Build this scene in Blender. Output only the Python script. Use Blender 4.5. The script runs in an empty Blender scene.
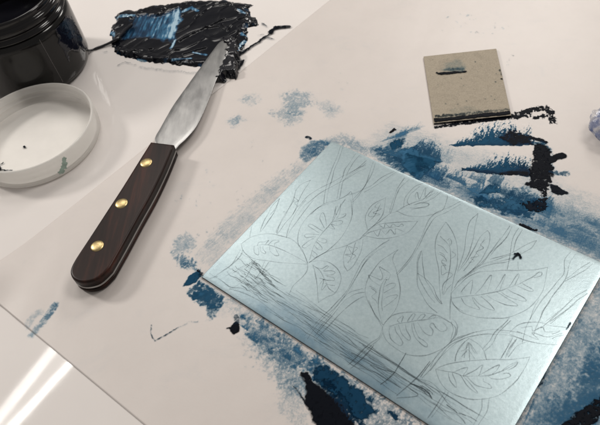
import bpy, bmesh, math, random
import numpy as np
from mathutils import Matrix, Vector

random.seed(7)
scene = bpy.context.scene
col = scene.collection
MM = 0.001

# ------------------------------------------------------------------ camera frame
# the camera stands 0.345 m above the table, looking down at about 50 degrees
F_PX = 634.04
CH = 0.3448
_n = np.array([0.12659636, 0.62556469, 0.76983257]); _n /= np.linalg.norm(_n)
_up = -_n
_x = np.array([1.0, 0, 0]) - _up * _up[0]; _x /= np.linalg.norm(_x)
_y = np.cross(_up, _x)
ROT = np.array([_x, _y, _up])


def at(px, py, z=0.0):
    """point of the table (or of the plane z above it) measured from the photograph"""
    r = ROT @ np.array([px - 300.0, py - 212.5, F_PX])
    t = (CH - z) / -r[2]
    return (r[0] * t, r[1] * t, z)


# ------------------------------------------------------------------ tagging
def tag(o, label=None, cat=None, group=None, kind=None):
    if label: o['label'] = label
    if cat: o['category'] = cat
    if group: o['group'] = group
    if kind: o['kind'] = kind
    return o


def empty(name, loc):
    o = bpy.data.objects.new(name, None)
    o.empty_display_size = 0.02
    o.location = loc
    col.objects.link(o)
    return o


def link_bm(name, bm, mat, parent=None, smooth=True):
    me = bpy.data.meshes.new(name)
    bm.normal_update()
    bm.to_mesh(me); bm.free()
    return link_me(name, me, mat, parent, smooth)


def link_me(name, me, mat, parent=None, smooth=True):
    if smooth:
        me.polygons.foreach_set('use_smooth', [True] * len(me.polygons))
    for m in (mat if isinstance(mat, (list, tuple)) else [mat]):
        me.materials.append(m)
    o = bpy.data.objects.new(name, me)
    col.objects.link(o)
    if parent is not None:
        o.parent = parent
        o.matrix_parent_inverse = Matrix.Translation(parent.location).inverted()
    return o


# ------------------------------------------------------------------ materials
def new_mat(name):
    m = bpy.data.materials.new(name); m.use_nodes = True
    nt = m.node_tree
    b = nt.nodes['Principled BSDF']
    return m, nt, b


def nd(nt, t, **kw):
    n = nt.nodes.new(t)
    for k, v in kw.items():
        if k in n.inputs.keys():
            n.inputs[k].default_value = v
        else:
            setattr(n, k, v)
    return n


def ramp(nt, src, stops):
    r = nt.nodes.new('ShaderNodeValToRGB')
    el = r.color_ramp.elements
    while len(el) < len(stops): el.new(0.5)
    for e, (p, c) in zip(el, stops):
        e.position = p
        e.color = (c[0], c[1], c[2], 1) if isinstance(c, tuple) else (c, c, c, 1)
    nt.links.new(src, r.inputs['Fac'])
    return r


def noise(nt, scale, detail=4, rough=0.6, mapscale=None, rot=None, dist=0.0):
    tc = nt.nodes.new('ShaderNodeTexCoord')
    out = tc.outputs['Object']
    if mapscale or rot:
        mp = nt.nodes.new('ShaderNodeMapping')
        if mapscale: mp.inputs['Scale'].default_value = mapscale
        if rot: mp.inputs['Rotation'].default_value = rot
        nt.links.new(out, mp.inputs['Vector']); out = mp.outputs['Vector']
    n = nt.nodes.new('ShaderNodeTexNoise')
    n.inputs['Scale'].default_value = scale
    n.inputs['Detail'].default_value = detail
    n.inputs['Roughness'].default_value = rough
    n.inputs['Distortion'].default_value = dist
    nt.links.new(out, n.inputs['Vector'])
    return n


def bump(nt, b, src, strength, dist):
    n = nt.nodes.new('ShaderNodeBump')
    n.inputs['Strength'].default_value = strength
    n.inputs['Distance'].default_value = dist
    nt.links.new(src, n.inputs['Height'])
    nt.links.new(n.outputs['Normal'], b.inputs['Normal'])
    return n


def simple(name, c, rough=0.5, metal=0.0, var=None, bmp=None, coat=0.0):
    m, nt, b = new_mat(name)
    b.inputs['Base Color'].default_value = (*c, 1)
    b.inputs['Roughness'].default_value = rough
    b.inputs['Metallic'].default_value = metal
    b.inputs['Coat Weight'].default_value = coat
    if var:
        n = noise(nt, var[0])
        r = ramp(nt, n.outputs['Fac'], [(0.3, tuple(x * (1 - var[1]) for x in c)), (0.7, tuple(min(1, x * (1 + var[1])) for x in c))])
        nt.links.new(r.outputs['Color'], b.inputs['Base Color'])
    if bmp:
        n = noise(nt, bmp[0])
        bump(nt, b, n.outputs['Fac'], bmp[1], bmp[2])
    return m


def mat_table():
    m, nt, b = new_mat('glossy_white_table')
    n = noise(nt, 9, 5)
    r = ramp(nt, n.outputs['Fac'], [(0.3, (0.64, 0.60, 0.575)), (0.7, (0.68, 0.64, 0.615))])
    nt.links.new(r.outputs['Color'], b.inputs['Base Color'])
    n2 = noise(nt, 60, 4)
    r2 = ramp(nt, n2.outputs['Fac'], [(0.3, 0.03), (0.75, 0.05)])
    nt.links.new(r2.outputs['Color'], b.inputs['Roughness'])
    n3 = noise(nt, 22, 2)
    bump(nt, b, n3.outputs['Fac'], 0.015, 0.001)
    b.inputs['IOR'].default_value = 1.5
    return m


def mat_sheet():
    m, nt, b = new_mat('offwhite_plastic_sheet')
    n = noise(nt, 6, 7, 0.7)
    r = ramp(nt, n.outputs['Fac'], [(0.3, (0.515, 0.470, 0.442)), (0.7, (0.580, 0.532, 0.502))])
    # faint greyish ink haze wiped into the sheet
    n2 = noise(nt, 34, 8, 0.72, mapscale=(1, 1.6, 1), rot=(0, 0, 0.7), dist=0.6)
    r2 = ramp(nt, n2.outputs['Fac'], [(0.55, 0.0), (0.80, 0.22)])
    mx = nt.nodes.new('ShaderNodeMix'); mx.data_type = 'RGBA'
    mx.inputs['B'].default_value = (0.36, 0.38, 0.40, 1)
    nt.links.new(r2.outputs['Color'], mx.inputs['Factor'])
    nt.links.new(r.outputs['Color'], mx.inputs['A'])
    nt.links.new(mx.outputs['Result'], b.inputs['Base Color'])
    b.inputs['Roughness'].default_value = 0.42
    b.inputs['Specular IOR Level'].default_value = 0.45
    n3 = noise(nt, 900, 3)
    b1 = bump(nt, b, n3.outputs['Fac'], 0.10, 0.0003)
    n4 = noise(nt, 9, 3, 0.5, mapscale=(1, .5, 1), rot=(0, 0, .6), dist=.8)     # slow cockle of the sheet
    b0 = nt.nodes.new('ShaderNodeBump'); b0.inputs['Strength'].default_value = 0.35; b0.inputs['Distance'].default_value = 0.004
    nt.links.new(n4.outputs['Fac'], b0.inputs['Height']); nt.links.new(b0.outputs['Normal'], b1.inputs['Normal'])
    return m


def mat_ink_smear():
    """printing ink wiped thin: 'amount' is coverage, 'dark' goes from blue to black"""
    m, nt, b = new_mat('wiped_printing_ink')
    a = nd(nt, 'ShaderNodeAttribute', attribute_name='amount')
    d = nd(nt, 'ShaderNodeAttribute', attribute_name='dark')
    n = noise(nt, 1300, 5, 0.75)
    s = nd(nt, 'ShaderNodeMath', operation='SUBTRACT'); s.inputs[1].default_value = 0.5
    nt.links.new(n.outputs['Fac'], s.inputs[0])
    ml = nd(nt, 'ShaderNodeMath', operation='MULTIPLY'); ml.inputs[1].default_value = 0.9
    nt.links.new(s.outputs[0], ml.inputs[0])
    # noise counts most where coverage is partial:  a + n * 4a(1-a)
    om = nd(nt, 'ShaderNodeMath', operation='SUBTRACT'); om.inputs[0].default_value = 1.0
    nt.links.new(a.outputs['Fac'], om.inputs[1])
    w = nd(nt, 'ShaderNodeMath', operation='MULTIPLY')
    nt.links.new(a.outputs['Fac'], w.inputs[0]); nt.links.new(om.outputs[0], w.inputs[1])
    w4 = nd(nt, 'ShaderNodeMath', operation='MULTIPLY'); w4.inputs[1].default_value = 4.0
    nt.links.new(w.outputs[0], w4.inputs[0])
    p = nd(nt, 'ShaderNodeMath', operation='MULTIPLY')
    nt.links.new(w4.outputs[0], p.inputs[0]); nt.links.new(ml.outputs[0], p.inputs[1])
    al = nd(nt, 'ShaderNodeMath', operation='ADD'); al.use_clamp = True
    pa = nd(nt, 'ShaderNodeMath', operation='POWER'); pa.inputs[1].default_value = 1.5
    nt.links.new(a.outputs['Fac'], pa.inputs[0])
    bo_ = nd(nt, 'ShaderNodeMath', operation='MULTIPLY'); bo_.inputs[1].default_value = 1.07
    nt.links.new(pa.outputs[0], bo_.inputs[0])
    nt.links.new(bo_.outputs[0], al.inputs[0]); nt.links.new(p.outputs[0], al.inputs[1])
    r = ramp(nt, d.outputs['Fac'], [(0.0, (0.070, 0.20, 0.34)), (0.35, (0.006, 0.055, 0.112)), (0.62, (0.0025, 0.017, 0.042)), (0.9, (0.002, 0.003, 0.006))])
    nt.links.new(r.outputs['Color'], b.inputs['Base Color'])
    b.inputs['Roughness'].default_value = 0.5
    b.inputs['Specular IOR Level'].default_value = 0.05
    tr = nt.nodes.new('ShaderNodeBsdfTransparent')
    mix = nt.nodes.new('ShaderNodeMixShader')
    # a thin film of blue ink filters the sheet under it: red is lost first, blue last
    cl = nd(nt, 'ShaderNodeMath', operation='SUBTRACT'); cl.inputs[0].default_value = 1.0
    nt.links.new(al.outputs[0], cl.inputs[1])
    cmb = nt.nodes.new('ShaderNodeCombineColor')
    dk = nd(nt, 'ShaderNodeMath', operation='SMOOTH_MIN'); dk.inputs[1].default_value = 1.0; dk.inputs[2].default_value = 0.01
    nt.links.new(d.outputs['Fac'], dk.inputs[0])
    for ch, k0, k1 in (('Red', 1.12, 1.1), ('Green', 0.76, 1.05), ('Blue', 0.55, 1.0)):
        e = nd(nt, 'ShaderNodeMapRange'); e.inputs['To Min'].default_value = k0; e.inputs['To Max'].default_value = k1
        e.inputs['From Min'].default_value = 0.3
        nt.links.new(dk.outputs[0], e.inputs['Value'])
        pw = nd(nt, 'ShaderNodeMath', operation='POWER')
        nt.links.new(cl.outputs[0], pw.inputs[0]); nt.links.new(e.outputs['Result'], pw.inputs[1])
        nt.links.new(pw.outputs[0], cmb.inputs[ch])
    nt.links.new(cmb.outputs['Color'], tr.inputs['Color'])
    a2 = nd(nt, 'ShaderNodeMath', operation='POWER'); a2.inputs[1].default_value = 2.2
    nt.links.new(al.outputs[0], a2.inputs[0])
    nt.links.new(a2.outputs[0], mix.inputs['Fac'])
    nt.links.new(tr.outputs[0], mix.inputs[1]); nt.links.new(b.outputs[0], mix.inputs[2])
    nt.links.new(mix.outputs[0], nt.nodes['Material Output'].inputs['Surface'])
    n2 = noise(nt, 500, 3)
    bump(nt, b, n2.outputs['Fac'], 0.3, 0.0003)
    return m


def mat_wet_ink():
    m, nt, b = new_mat('wet_black_ink')
    d = nd(nt, 'ShaderNodeAttribute', attribute_name='blue')
    n = noise(nt, 260, 4, 0.6, mapscale=(1.0, 0.16, 1), rot=(0, 0, 0.52))
    # scraped thin: streaks of blue with the white table showing through
    mul = nd(nt, 'ShaderNodeMath', operation='MULTIPLY')
    nt.links.new(d.outputs['Fac'], mul.inputs[0]); nt.links.new(n.outputs['Fac'], mul.inputs[1])
    r = ramp(nt, mul.outputs[0], [(0.05, (0.003, 0.0035, 0.006)), (0.33, (0.010, 0.035, 0.075)), (0.52, (0.035, 0.12, 0.21)), (0.70, (0.30, 0.42, 0.50))])
    nt.links.new(r.outputs['Color'], b.inputs['Base Color'])
    b.inputs['Roughness'].default_value = 0.13
    b.inputs['Specular IOR Level'].default_value = 0.26
    n2 = noise(nt, 200, 2, 0.5, mapscale=(1.0, 0.22, 1), rot=(0, 0, 0.52))
    bump(nt, b, n2.outputs['Fac'], 0.10, 0.0003)
    return m


def mat_plate():
    m, nt, b = new_mat('pale_blue_etching_plate')
    a = nd(nt, 'ShaderNodeAttribute', attribute_name='wash')
    n = noise(nt, 420, 6, 0.7)
    n0 = noise(nt, 26, 5, 0.6)
    r = ramp(nt, n.outputs['Fac'], [(0.25, (0.290, 0.360, 0.378)), (0.75, (0.375, 0.455, 0.475))])
    r0 = ramp(nt, n0.outputs['Fac'], [(0.3, 0.96), (0.7, 1.02)])
    mm = nt.nodes.new('ShaderNodeMix'); mm.data_type = 'RGBA'; mm.blend_type = 'MULTIPLY'; mm.inputs['Factor'].default_value = 1
    nt.links.new(r.outputs['Color'], mm.inputs['A']); nt.links.new(r0.outputs['Color'], mm.inputs['B'])
    mx = nt.nodes.new('ShaderNodeMix'); mx.data_type = 'RGBA'
    mx.inputs['B'].default_value = (0.075, 0.155, 0.22, 1)
    nt.links.new(a.outputs['Fac'], mx.inputs['Factor'])
    nt.links.new(mm.outputs['Result'], mx.inputs['A'])
    nt.links.new(mx.outputs['Result'], b.inputs['Base Color'])
    b.inputs['Metallic'].default_value = 0.55
    b.inputs['Roughness'].default_value = 0.34
    bump(nt, b, n.outputs['Fac'], 0.14, 0.0004)
    return m


def mat_line():
    m, nt, b = new_mat('etched_pencil_line')
    b.inputs['Base Color'].default_value = (0.045, 0.065, 0.075, 1)
    b.inputs['Roughness'].default_value = 0.6
    b.inputs['Specular IOR Level'].default_value = 0.2
    a = nd(nt, 'ShaderNodeAttribute', attribute_name='press')
    n = noise(nt, 900, 3, 0.7)
    r = ramp(nt, n.outputs['Fac'], [(0.3, 0.45), (0.65, 1.0)])
    mul = nd(nt, 'ShaderNodeMath', operation='MULTIPLY')
    nt.links.new(a.outputs['Fac'], mul.inputs[0]); nt.links.new(r.outputs['Color'], mul.inputs[1])
    tr = nt.nodes.new('ShaderNodeBsdfTransparent'); mix = nt.nodes.new('ShaderNodeMixShader')
    nt.links.new(mul.outputs[0], mix.inputs['Fac'])
    nt.links.new(tr.outputs[0], mix.inputs[1]); nt.links.new(b.outputs[0], mix.inputs[2])
    nt.links.new(mix.outputs[0], nt.nodes['Material Output'].inputs['Surface'])
    return m


def mat_wood(axis_rot):
    m, nt, b = new_mat('dark_rosewood')
    n = noise(nt, 120, 8, 0.65, mapscale=(1, 0.07, 1), rot=(0, 0, axis_rot), dist=0.5)
    r = ramp(nt, n.outputs['Fac'], [(0.30, (0.005, 0.003, 0.0025)), (0.52, (0.018, 0.008, 0.006)), (0.70, (0.060, 0.018, 0.011))])
    nt.links.new(r.outputs['Color'], b.inputs['Base Color'])
    b.inputs['Roughness'].default_value = 0.36
    b.inputs['Specular IOR Level'].default_value = 0.18
    bump(nt, b, n.outputs['Fac'], 0.12, 0.0004)
    return m


def mat_steel(rot):
    m, nt, b = new_mat('brushed_steel')
    b.inputs['Metallic'].default_value = 1.0
    n = noise(nt, 700, 4, 0.6, mapscale=(1, 0.03, 1), rot=(0, 0, rot))
    n2 = noise(nt, 110, 6, 0.7, mapscale=(1, 0.35, 1), rot=(0, 0, rot), dist=.3)
    r = ramp(nt, n2.outputs['Fac'], [(0.36, (0.31, 0.308, 0.305)), (0.68, (0.40, 0.395, 0.388))])
    nt.links.new(r.outputs['Color'], b.inputs['Base Color'])
    rr = ramp(nt, n2.outputs['Fac'], [(0.35, 0.30), (0.68, 0.40)])
    nt.links.new(rr.outputs['Color'], b.inputs['Roughness'])
    bump(nt, b, n.outputs['Fac'], 0.25, 0.0002)
    return m


def mat_card():
    m, nt, b = new_mat('grey_chipboard')
    n = noise(nt, 900, 5, 0.7)
    n1 = noise(nt, 240, 4, 0.6)
    r = ramp(nt, n.outputs['Fac'], [(0.28, (0.245, 0.208, 0.155)), (0.72, (0.370, 0.320, 0.250))])
    r1 = ramp(nt, n1.outputs['Fac'], [(0.30, 0.86), (0.55, 1.0)])
    mm = nt.nodes.new('ShaderNodeMix'); mm.data_type = 'RGBA'; mm.blend_type = 'MULTIPLY'; mm.inputs['Factor'].default_value = 1
    nt.links.new(r.outputs['Color'], mm.inputs['A']); nt.links.new(r1.outputs['Color'], mm.inputs['B'])
    nt.links.new(mm.outputs['Result'], b.inputs['Base Color'])
    b.inputs['Roughness'].default_value = 0.85
    bump(nt, b, n.outputs['Fac'], 0.3, 0.0004)
    return m


def mat_translucent(name, c, trans=0.35, rough=0.35, clear=0.0):
    m, nt, b = new_mat(name)
    n = noise(nt, 80, 3)
    r = ramp(nt, n.outputs['Fac'], [(0.3, tuple(x * .95 for x in c)), (0.7, c)])
    nt.links.new(r.outputs['Color'], b.inputs['Base Color'])
    b.inputs['Roughness'].default_value = rough
    t = nt.nodes.new('ShaderNodeBsdfTranslucent'); t.inputs['Color'].default_value = (*c, 1)
    mix = nt.nodes.new('ShaderNodeMixShader'); mix.inputs['Fac'].default_value = trans
    nt.links.new(b.outputs[0], mix.inputs[1]); nt.links.new(t.outputs[0], mix.inputs[2])
    out = mix.outputs[0]
    if clear > 0:
        tr = nt.nodes.new('ShaderNodeBsdfTransparent')
        m2 = nt.nodes.new('ShaderNodeMixShader'); m2.inputs['Fac'].default_value = clear
        nt.links.new(out, m2.inputs[1]); nt.links.new(tr.outputs[0], m2.inputs[2]); out = m2.outputs[0]
    nt.links.new(out, nt.nodes['Material Output'].inputs['Surface'])
    return m


def mat_film():
    m, nt, b = new_mat('crumpled_clear_film')
    n = noise(nt, 150, 4, 0.6)
    r = ramp(nt, n.outputs['Fac'], [(0.38, (0.42, 0.44, 0.47)), (0.55, (0.06, 0.10, 0.24))])
    nt.links.new(r.outputs['Color'], b.inputs['Base Color'])
    b.inputs['Roughness'].default_value = 0.12
    tr = nt.nodes.new('ShaderNodeBsdfTransparent'); mix = nt.nodes.new('ShaderNodeMixShader')
    r2 = ramp(nt, n.outputs['Fac'], [(0.40, 0.16), (0.60, 0.60)])
    nt.links.new(r2.outputs['Color'], mix.inputs['Fac'])
    nt.links.new(tr.outputs[0], mix.inputs[1]); nt.links.new(b.outputs[0], mix.inputs[2])
    nt.links.new(mix.outputs[0], nt.nodes['Material Output'].inputs['Surface'])
    return m


M_TABLE = mat_table(); M_SHEET = mat_sheet(); M_SMEAR = mat_ink_smear(); M_WET = mat_wet_ink()
M_PLATE = mat_plate(); M_LINE = mat_line(); M_CARD = mat_card(); M_FILM = mat_film()
M_BRASS = simple('worn_brass', (0.50, 0.385, 0.19), 0.36, 1.0, var=(600, 0.18), bmp=(900, 0.15, 0.0003))
M_JAR = simple('black_jar_plastic', (0.006, 0.0055, 0.006), 0.10, 0.0, bmp=(40, 0.04, 0.001))
M_JARLOW = simple('scuffed_black_jar_wall', (0.0045, 0.0042, 0.004), 0.14, 0.0, var=(50, 0.4), bmp=(300, 0.05, 0.0003))
for _m in (M_JARLOW, M_JAR):
    _m.node_tree.nodes['Principled BSDF'].inputs['Specular IOR Level'].default_value = 0.36
M_SEAM = simple('grey_label_edge', (0.085, 0.08, 0.08), 0.4)
M_INKFLAT = simple('thick_black_ink', (0.005, 0.005, 0.008), 0.16, 0.0, bmp=(200, 0.06, 0.0004))
M_BLUEINK = simple('drip_blue_black_ink', (0.002, 0.003, 0.009), 0.14, 0.0, bmp=(120, 0.3, 0.001))
M_LIDWALL = mat_translucent('frosted_lid_wall', (0.76, 0.74, 0.71), 0.40, 0.24, 0.30)
M_LIDFLOOR = mat_translucent('frosted_lid_floor', (0.78, 0.75, 0.71), 0.15, 0.35)
M_GREEN = simple('dried_green_ink', (0.33, 0.43, 0.37), 0.5, var=(300, 0.2))


# ------------------------------------------------------------------ numpy noise
_rng = np.random.RandomState(11)
_P = _rng.rand(256, 256)


def vnoise(x, y):
    xi = np.floor(x).astype(int); yi = np.floor(y).astype(int)
    fx = x - xi; fy = y - yi
    fx = fx * fx * (3 - 2 * fx); fy = fy * fy * (3 - 2 * fy)
    a = _P[xi % 256, yi % 256]; b = _P[(xi + 1) % 256, yi % 256]
    c = _P[xi % 256, (yi + 1) % 256]; d = _P[(xi + 1) % 256, (yi + 1) % 256]
    return (a * (1 - fx) + b * fx) * (1 - fy) + (c * (1 - fx) + d * fx) * fy


def fbm(x, y, o=4):
    s = 0; a = 0.5; t = 0
    for i in range(o):
        s = s + a * vnoise(x * 2 ** i + 17.3 * i, y * 2 ** i + 9.1 * i); t += a; a *= 0.6
    return s / t


def poly_sd(X, Y, pts):
    """signed distance to a polygon (positive inside), mm"""
    d = np.full(X.shape, 1e9); inside = np.zeros(X.shape, bool)
    n = len(pts)
    for i in range(n):
        x0, y0 = pts[i]; x1, y1 = pts[(i + 1) % n]
        dx, dy = x1 - x0, y1 - y0
        t = np.clip(((X - x0) * dx + (Y - y0) * dy) / (dx * dx + dy * dy + 1e-12), 0, 1)
        d = np.minimum(d, np.hypot(X - x0 - t * dx, Y - y0 - t * dy))
        c = ((y0 > Y) != (y1 > Y))
        xx = x0 + (Y - y0) * dx / (dy if abs(dy) > 1e-9 else 1e-9)
        inside ^= c & (X < xx)
    return np.where(inside, d, -d)


def line_sd(X, Y, pts):
    d = np.full(X.shape, 1e9)
    for (x0, y0), (x1, y1) in zip(pts[:-1], pts[1:]):
        dx, dy = x1 - x0, y1 - y0
        t = np.clip(((X - x0) * dx + (Y - y0) * dy) / (dx * dx + dy * dy + 1e-12), 0, 1)
        d = np.minimum(d, np.hypot(X - x0 - t * dx, Y - y0 - t * dy))
    return d


def mmp(pts, z=0.0):
    return [tuple(1000 * c for c in at(px, py, z)[:2]) for px, py in pts]


def smooth(x, a, b):
    t = np.clip((x - a) / (b - a), 0, 1)
    return t * t * (3 - 2 * t)


# ------------------------------------------------------------------ ink smears
# a stroke: (shape, points, soft edge mm, amount, dark, breakup, streak direction or None)
Z_LAYER = 0.0


def build_smear(name, strokes, parent, z0, label=None, res=0.42, zfun=None):
    allp = [p for s in strokes for p in mmp(s['pts'])]
    pad = max(s.get('r', 0) + s.get('soft', 1) for s in strokes) * 1.15 + 3
    x0 = min(p[0] for p in allp) - pad; x1 = max(p[0] for p in allp) + pad
    y0 = min(p[1] for p in allp) - pad; y1 = max(p[1] for p in allp) + pad
    nx = int((x1 - x0) / res) + 2; ny = int((y1 - y0) / res) + 2
    X, Y = np.meshgrid(x0 + np.arange(nx) * res, y0 + np.arange(ny) * res, indexing='ij')
    # wobble the domain so that outlines are ragged
    wx = (fbm(X / 3.1, Y / 3.1) - .5); wy = (fbm(X / 3.1 + 40, Y / 3.1 + 70) - .5)
    A = np.zeros_like(X); D = np.zeros_like(X)
    FX, FY, FWX, FWY, FA, FD = X, Y, wx, wy, A, D
    for k, s in enumerate(strokes):
        P = mmp(s['pts'])
        wob = s.get('wob', 3.0)
        soft = s.get('soft', 1.0)
        mg = s.get('r', 0) + soft + wob + 1
        i0 = max(int((min(p[0] for p in P) - mg - x0) / res), 0); i1 = int((max(p[0] for p in P) + mg - x0) / res) + 1
        j0 = max(int((min(p[1] for p in P) - mg - y0) / res), 0); j1 = int((max(p[1] for p in P) + mg - y0) / res) + 1
        sl = (slice(i0, i1), slice(j0, j1))
        X, Y, A, D = FX[sl], FY[sl], FA[sl], FD[sl]
        XX = X + FWX[sl] * wob; YY = Y + FWY[sl] * wob
        if 'fe' in s:                       # hairs of ink dragged off a crisp lower edge
            a, b2, c3 = [np.array(p) for p in P[:3]]
            e1 = b2 - a; e2 = c3 - a; det = e1[0] * e2[1] - e1[1] * e2[0]
            tt = ((XX - a[0]) * e2[1] - (YY - a[1]) * e2[0]) / det
            ss = (e1[0] * (Y - a[1]) - e1[1] * (X - a[0])) / det + (FWY[sl]) * .12
            Lb = np.hypot(*e1); Lt = np.hypot(*e2)
            prof = smooth(tt, -.03, .35) * (1 - smooth(tt, .85, 1.03)) * (.65 + .7 * fbm(tt * Lb / 5 + k, tt * 0 + k, 2))
            q = ss / np.maximum(prof, .02)
            # hairs follow the drag direction: noise stretched along e2
            nn = fbm(tt * Lb / .75 + 3 * k, ss * Lt / 5.0 + 7 * k, 3) * .6 + fbm(X / .8 + k, Y / .8, 3) * .4
            thr = .22 + .50 * np.clip(q, 0, 1.3)
            cov = smooth(nn, thr - .15, thr + .15) * smooth(ss * Lt, -.5, .25) * (prof > .03) * (1 - smooth(q, .8, 1.15))
            am = np.clip(s['amt'] * cov, 0, 1)
            dk = s['dark'] * (1 - .45 * np.clip(q, 0, 1)) + s.get('dk2', 0) * smooth(tt, .4, 1.0) * (1 - np.clip(q, 0, 1))
            new = A + am * (1 - A)
            FD[sl] = np.where(new > 1e-5, (D * A * (1 - am) + dk * am) / np.maximum(new, 1e-5), D)
            FA[sl] = new
            continue
        if s.get('line'):
            sd = s['r'] - line_sd(XX, YY, P)
        else:
            sd = poly_sd(XX, YY, P)
        c = smooth(sd, -soft, soft * 0.6)
        br = s.get('br', 0.4)
        ns = s.get('ns', 1.6)
        if 'dir' in s:                      # streaky wiping along a direction (two photo points)
            a, b2 = mmp(s['dir'])
            th = math.atan2(b2[1] - a[1], b2[0] - a[0])
            u = X * math.cos(th) + Y * math.sin(th); v = -X * math.sin(th) + Y * math.cos(th)
            st = s.get('st', 5.0)
            nn = fbm(u / (ns * st) + 3 * k, v / (ns * .8), 4) * .5 + fbm(u / (ns * 1.5), v / (ns * .7) + 5 * k, 4) * .5
        else:
            nn = fbm(X / ns + 31 * k, Y / ns + 13 * k, 5)
        thr = 0.62 - 0.26 * c               # sparse towards the soft rim, dense in the middle
        hwid = .11 + .16 * max(0.0, 0.9 - s['amt'])
        tex = smooth(nn, thr - hwid, thr + hwid)
        low = fbm(X / 9 + 3 * k, Y / 9, 3)
        cov = c * (1 - br) + br * tex * smooth(c, 0.0, 0.35)
        lv = s.get('lowv', 0.3)
        am = np.clip(s['amt'] * np.clip(cov, 0, 1) * (1 + lv * (2.6 * low - 1.3)), 0, min(1.0, s['amt'] * 1.5))
        new = A + am * (1 - A)
        FD[sl] = np.where(new > 1e-5, (D * A * (1 - am) + s['dark'] * am) / np.maximum(new, 1e-5), D)
        FA[sl] = new
    X, Y, A, D = FX, FY, FA, FD
    global Z_LAYER
    Z_LAYER += 0.000012
    z0 = z0 + Z_LAYER
    keep = A > 0.03
    fk = keep[:-1, :-1] | keep[1:, :-1] | keep[:-1, 1:] | keep[1:, 1:]
    used = np.zeros_like(keep)
    used[:-1, :-1] |= fk; used[1:, :-1] |= fk; used[:-1, 1:] |= fk; used[1:, 1:] |= fk
    idx = -np.ones(X.shape, int); idx[used] = np.arange(used.sum())
    Z = z0 + 0.00003 + 0.00020 * smooth(A * D, 0.4, 0.9)
    if zfun is not None: Z = Z + zfun(X, Y)
    V = np.stack([X[used] * MM, Y[used] * MM, Z[used]], 1)
    fi, fj = np.nonzero(fk)
    Fc = np.stack([idx[fi, fj], idx[fi + 1, fj], idx[fi + 1, fj + 1], idx[fi, fj + 1]], 1)
    me = bpy.data.meshes.new(name)
    me.vertices.add(len(V)); me.vertices.foreach_set('co', V.ravel())
    me.loops.add(Fc.size); me.loops.foreach_set('vertex_index', Fc.ravel())
    me.polygons.add(len(Fc)); me.polygons.foreach_set('loop_start', np.arange(len(Fc)) * 4)
    me.polygons.foreach_set('loop_total', np.full(len(Fc), 4))
    me.update(calc_edges=True)
    for nm, arr in (('amount', A), ('dark', D)):
        at_ = me.attributes.new(nm, 'FLOAT', 'POINT'); at_.data.foreach_set('value', arr[used].astype(np.float32))
    o = link_me(name, me, M_SMEAR, parent)
    if label: o['label'] = label
    return o


# ------------------------------------------------------------------ small builders
def prism(outline_top, z0, z1, bevel=0.0, seg=3, outline_bot=None, bevel_bottom=False):
    """closed prism from a list of (x, y) in metres"""
    bm = bmesh.new()
    ob = outline_bot or outline_top
    a = [bm.verts.new((x, y, z1)) for x, y in outline_top]
    b = [bm.verts.new((x, y, z0)) for x, y in ob]
    n = len(a)
    top = bm.faces.new(a); bot = bm.faces.new(b[::-1])
    for i in range(n):
        bm.faces.new((a[(i + 1) % n], a[i], b[i], b[(i + 1) % n]))
    bmesh.ops.recalc_face_normals(bm, faces=bm.faces[:])
    if bevel > 0:
        ed = list(top.edges) + (list(bot.edges) if bevel_bottom else [])
        bmesh.ops.bevel(bm, geom=ed, offset=bevel, segments=seg, profile=0.6, affect='EDGES', clamp_overlap=True)
    return bm


def lathe(profile, cx, cy, n=160, a0=0.0, a1=2 * math.pi):
    bm = bmesh.new()
    full = abs(a1 - a0 - 2 * math.pi) < 1e-6
    m = n if full else n + 1
    rings = []
    for r, z in profile:
        rings.append([bm.verts.new((cx + r * math.cos(a0 + (a1 - a0) * k / n), cy + r * math.sin(a0 + (a1 - a0) * k / n), z)) for k in range(m)])
    for p, q in zip(rings[:-1], rings[1:]):
        for k in range(n):
            k2 = (k + 1) % m
            bm.faces.new((p[k], p[k2], q[k2], q[k]))
    bmesh.ops.recalc_face_normals(bm, faces=bm.faces[:])
    return bm


def catmull(pts, per=6):
    if len(pts) < 3: return pts
    out = []
    n = len(pts)
    for i in range(n - 1):
        p0 = pts[max(i - 1, 0)]; p1 = pts[i]; p2 = pts[i + 1]; p3 = pts[min(i + 2, n - 1)]
        for k in range(per):
            t = k / per
            out.append(tuple(0.5 * (2 * b + (c - a) * t + (2 * a - 5 * b + 4 * c - d) * t * t + (3 * b - a - 3 * c + d) * t ** 3)
                             for a, b, c, d in zip(p0, p1, p2, p3)))
    out.append(tuple(pts[-1]))
    return out


def tube(path, rad, seg=8):
    """tapering round strand along 3-D points; rad is a list"""
    bm = bmesh.new(); rings = []
    for i, p in enumerate(path):
        a = Vector(path[max(i - 1, 0)]); b = Vector(path[min(i + 1, len(path) - 1)])
        t = (b - a).normalized(); s = t.cross(Vector((0, 0, 1))).normalized(); u = s.cross(t)
        rings.append([bm.verts.new(Vector(p) + (s * math.cos(2 * math.pi * k / seg) + u * math.sin(2 * math.pi * k / seg)) * rad[i]) for k in range(seg)])
    for p, q in zip(rings[:-1], rings[1:]):
        for k in range(seg):
            bm.faces.new((p[k], p[(k + 1) % seg], q[(k + 1) % seg], q[k]))
    bm.faces.new(rings[0][::-1]); bm.faces.new(rings[-1])
    bmesh.ops.recalc_face_normals(bm, faces=bm.faces[:])
    return bm


# ================================================================== the table
bm = bmesh.new()
g = 40
tw = [(-1.3, -0.5), (1.2, -0.5), (1.2, 1.9), (-1.3, 1.9)]
bm = prism(tw, -0.03, 0.0)
table = link_bm('table_top', bm, M_TABLE, None, smooth=False)
tag(table, 'glossy white table surface reflecting the ceiling tubes', 'table', kind='structure')


# ================================================================== the sheet
SC = np.array([-273.5, 241.0]); SU = np.array([0.7955, -0.606]); SV = np.array([0.6515, 0.7586])
SZ = 0.0003


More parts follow.
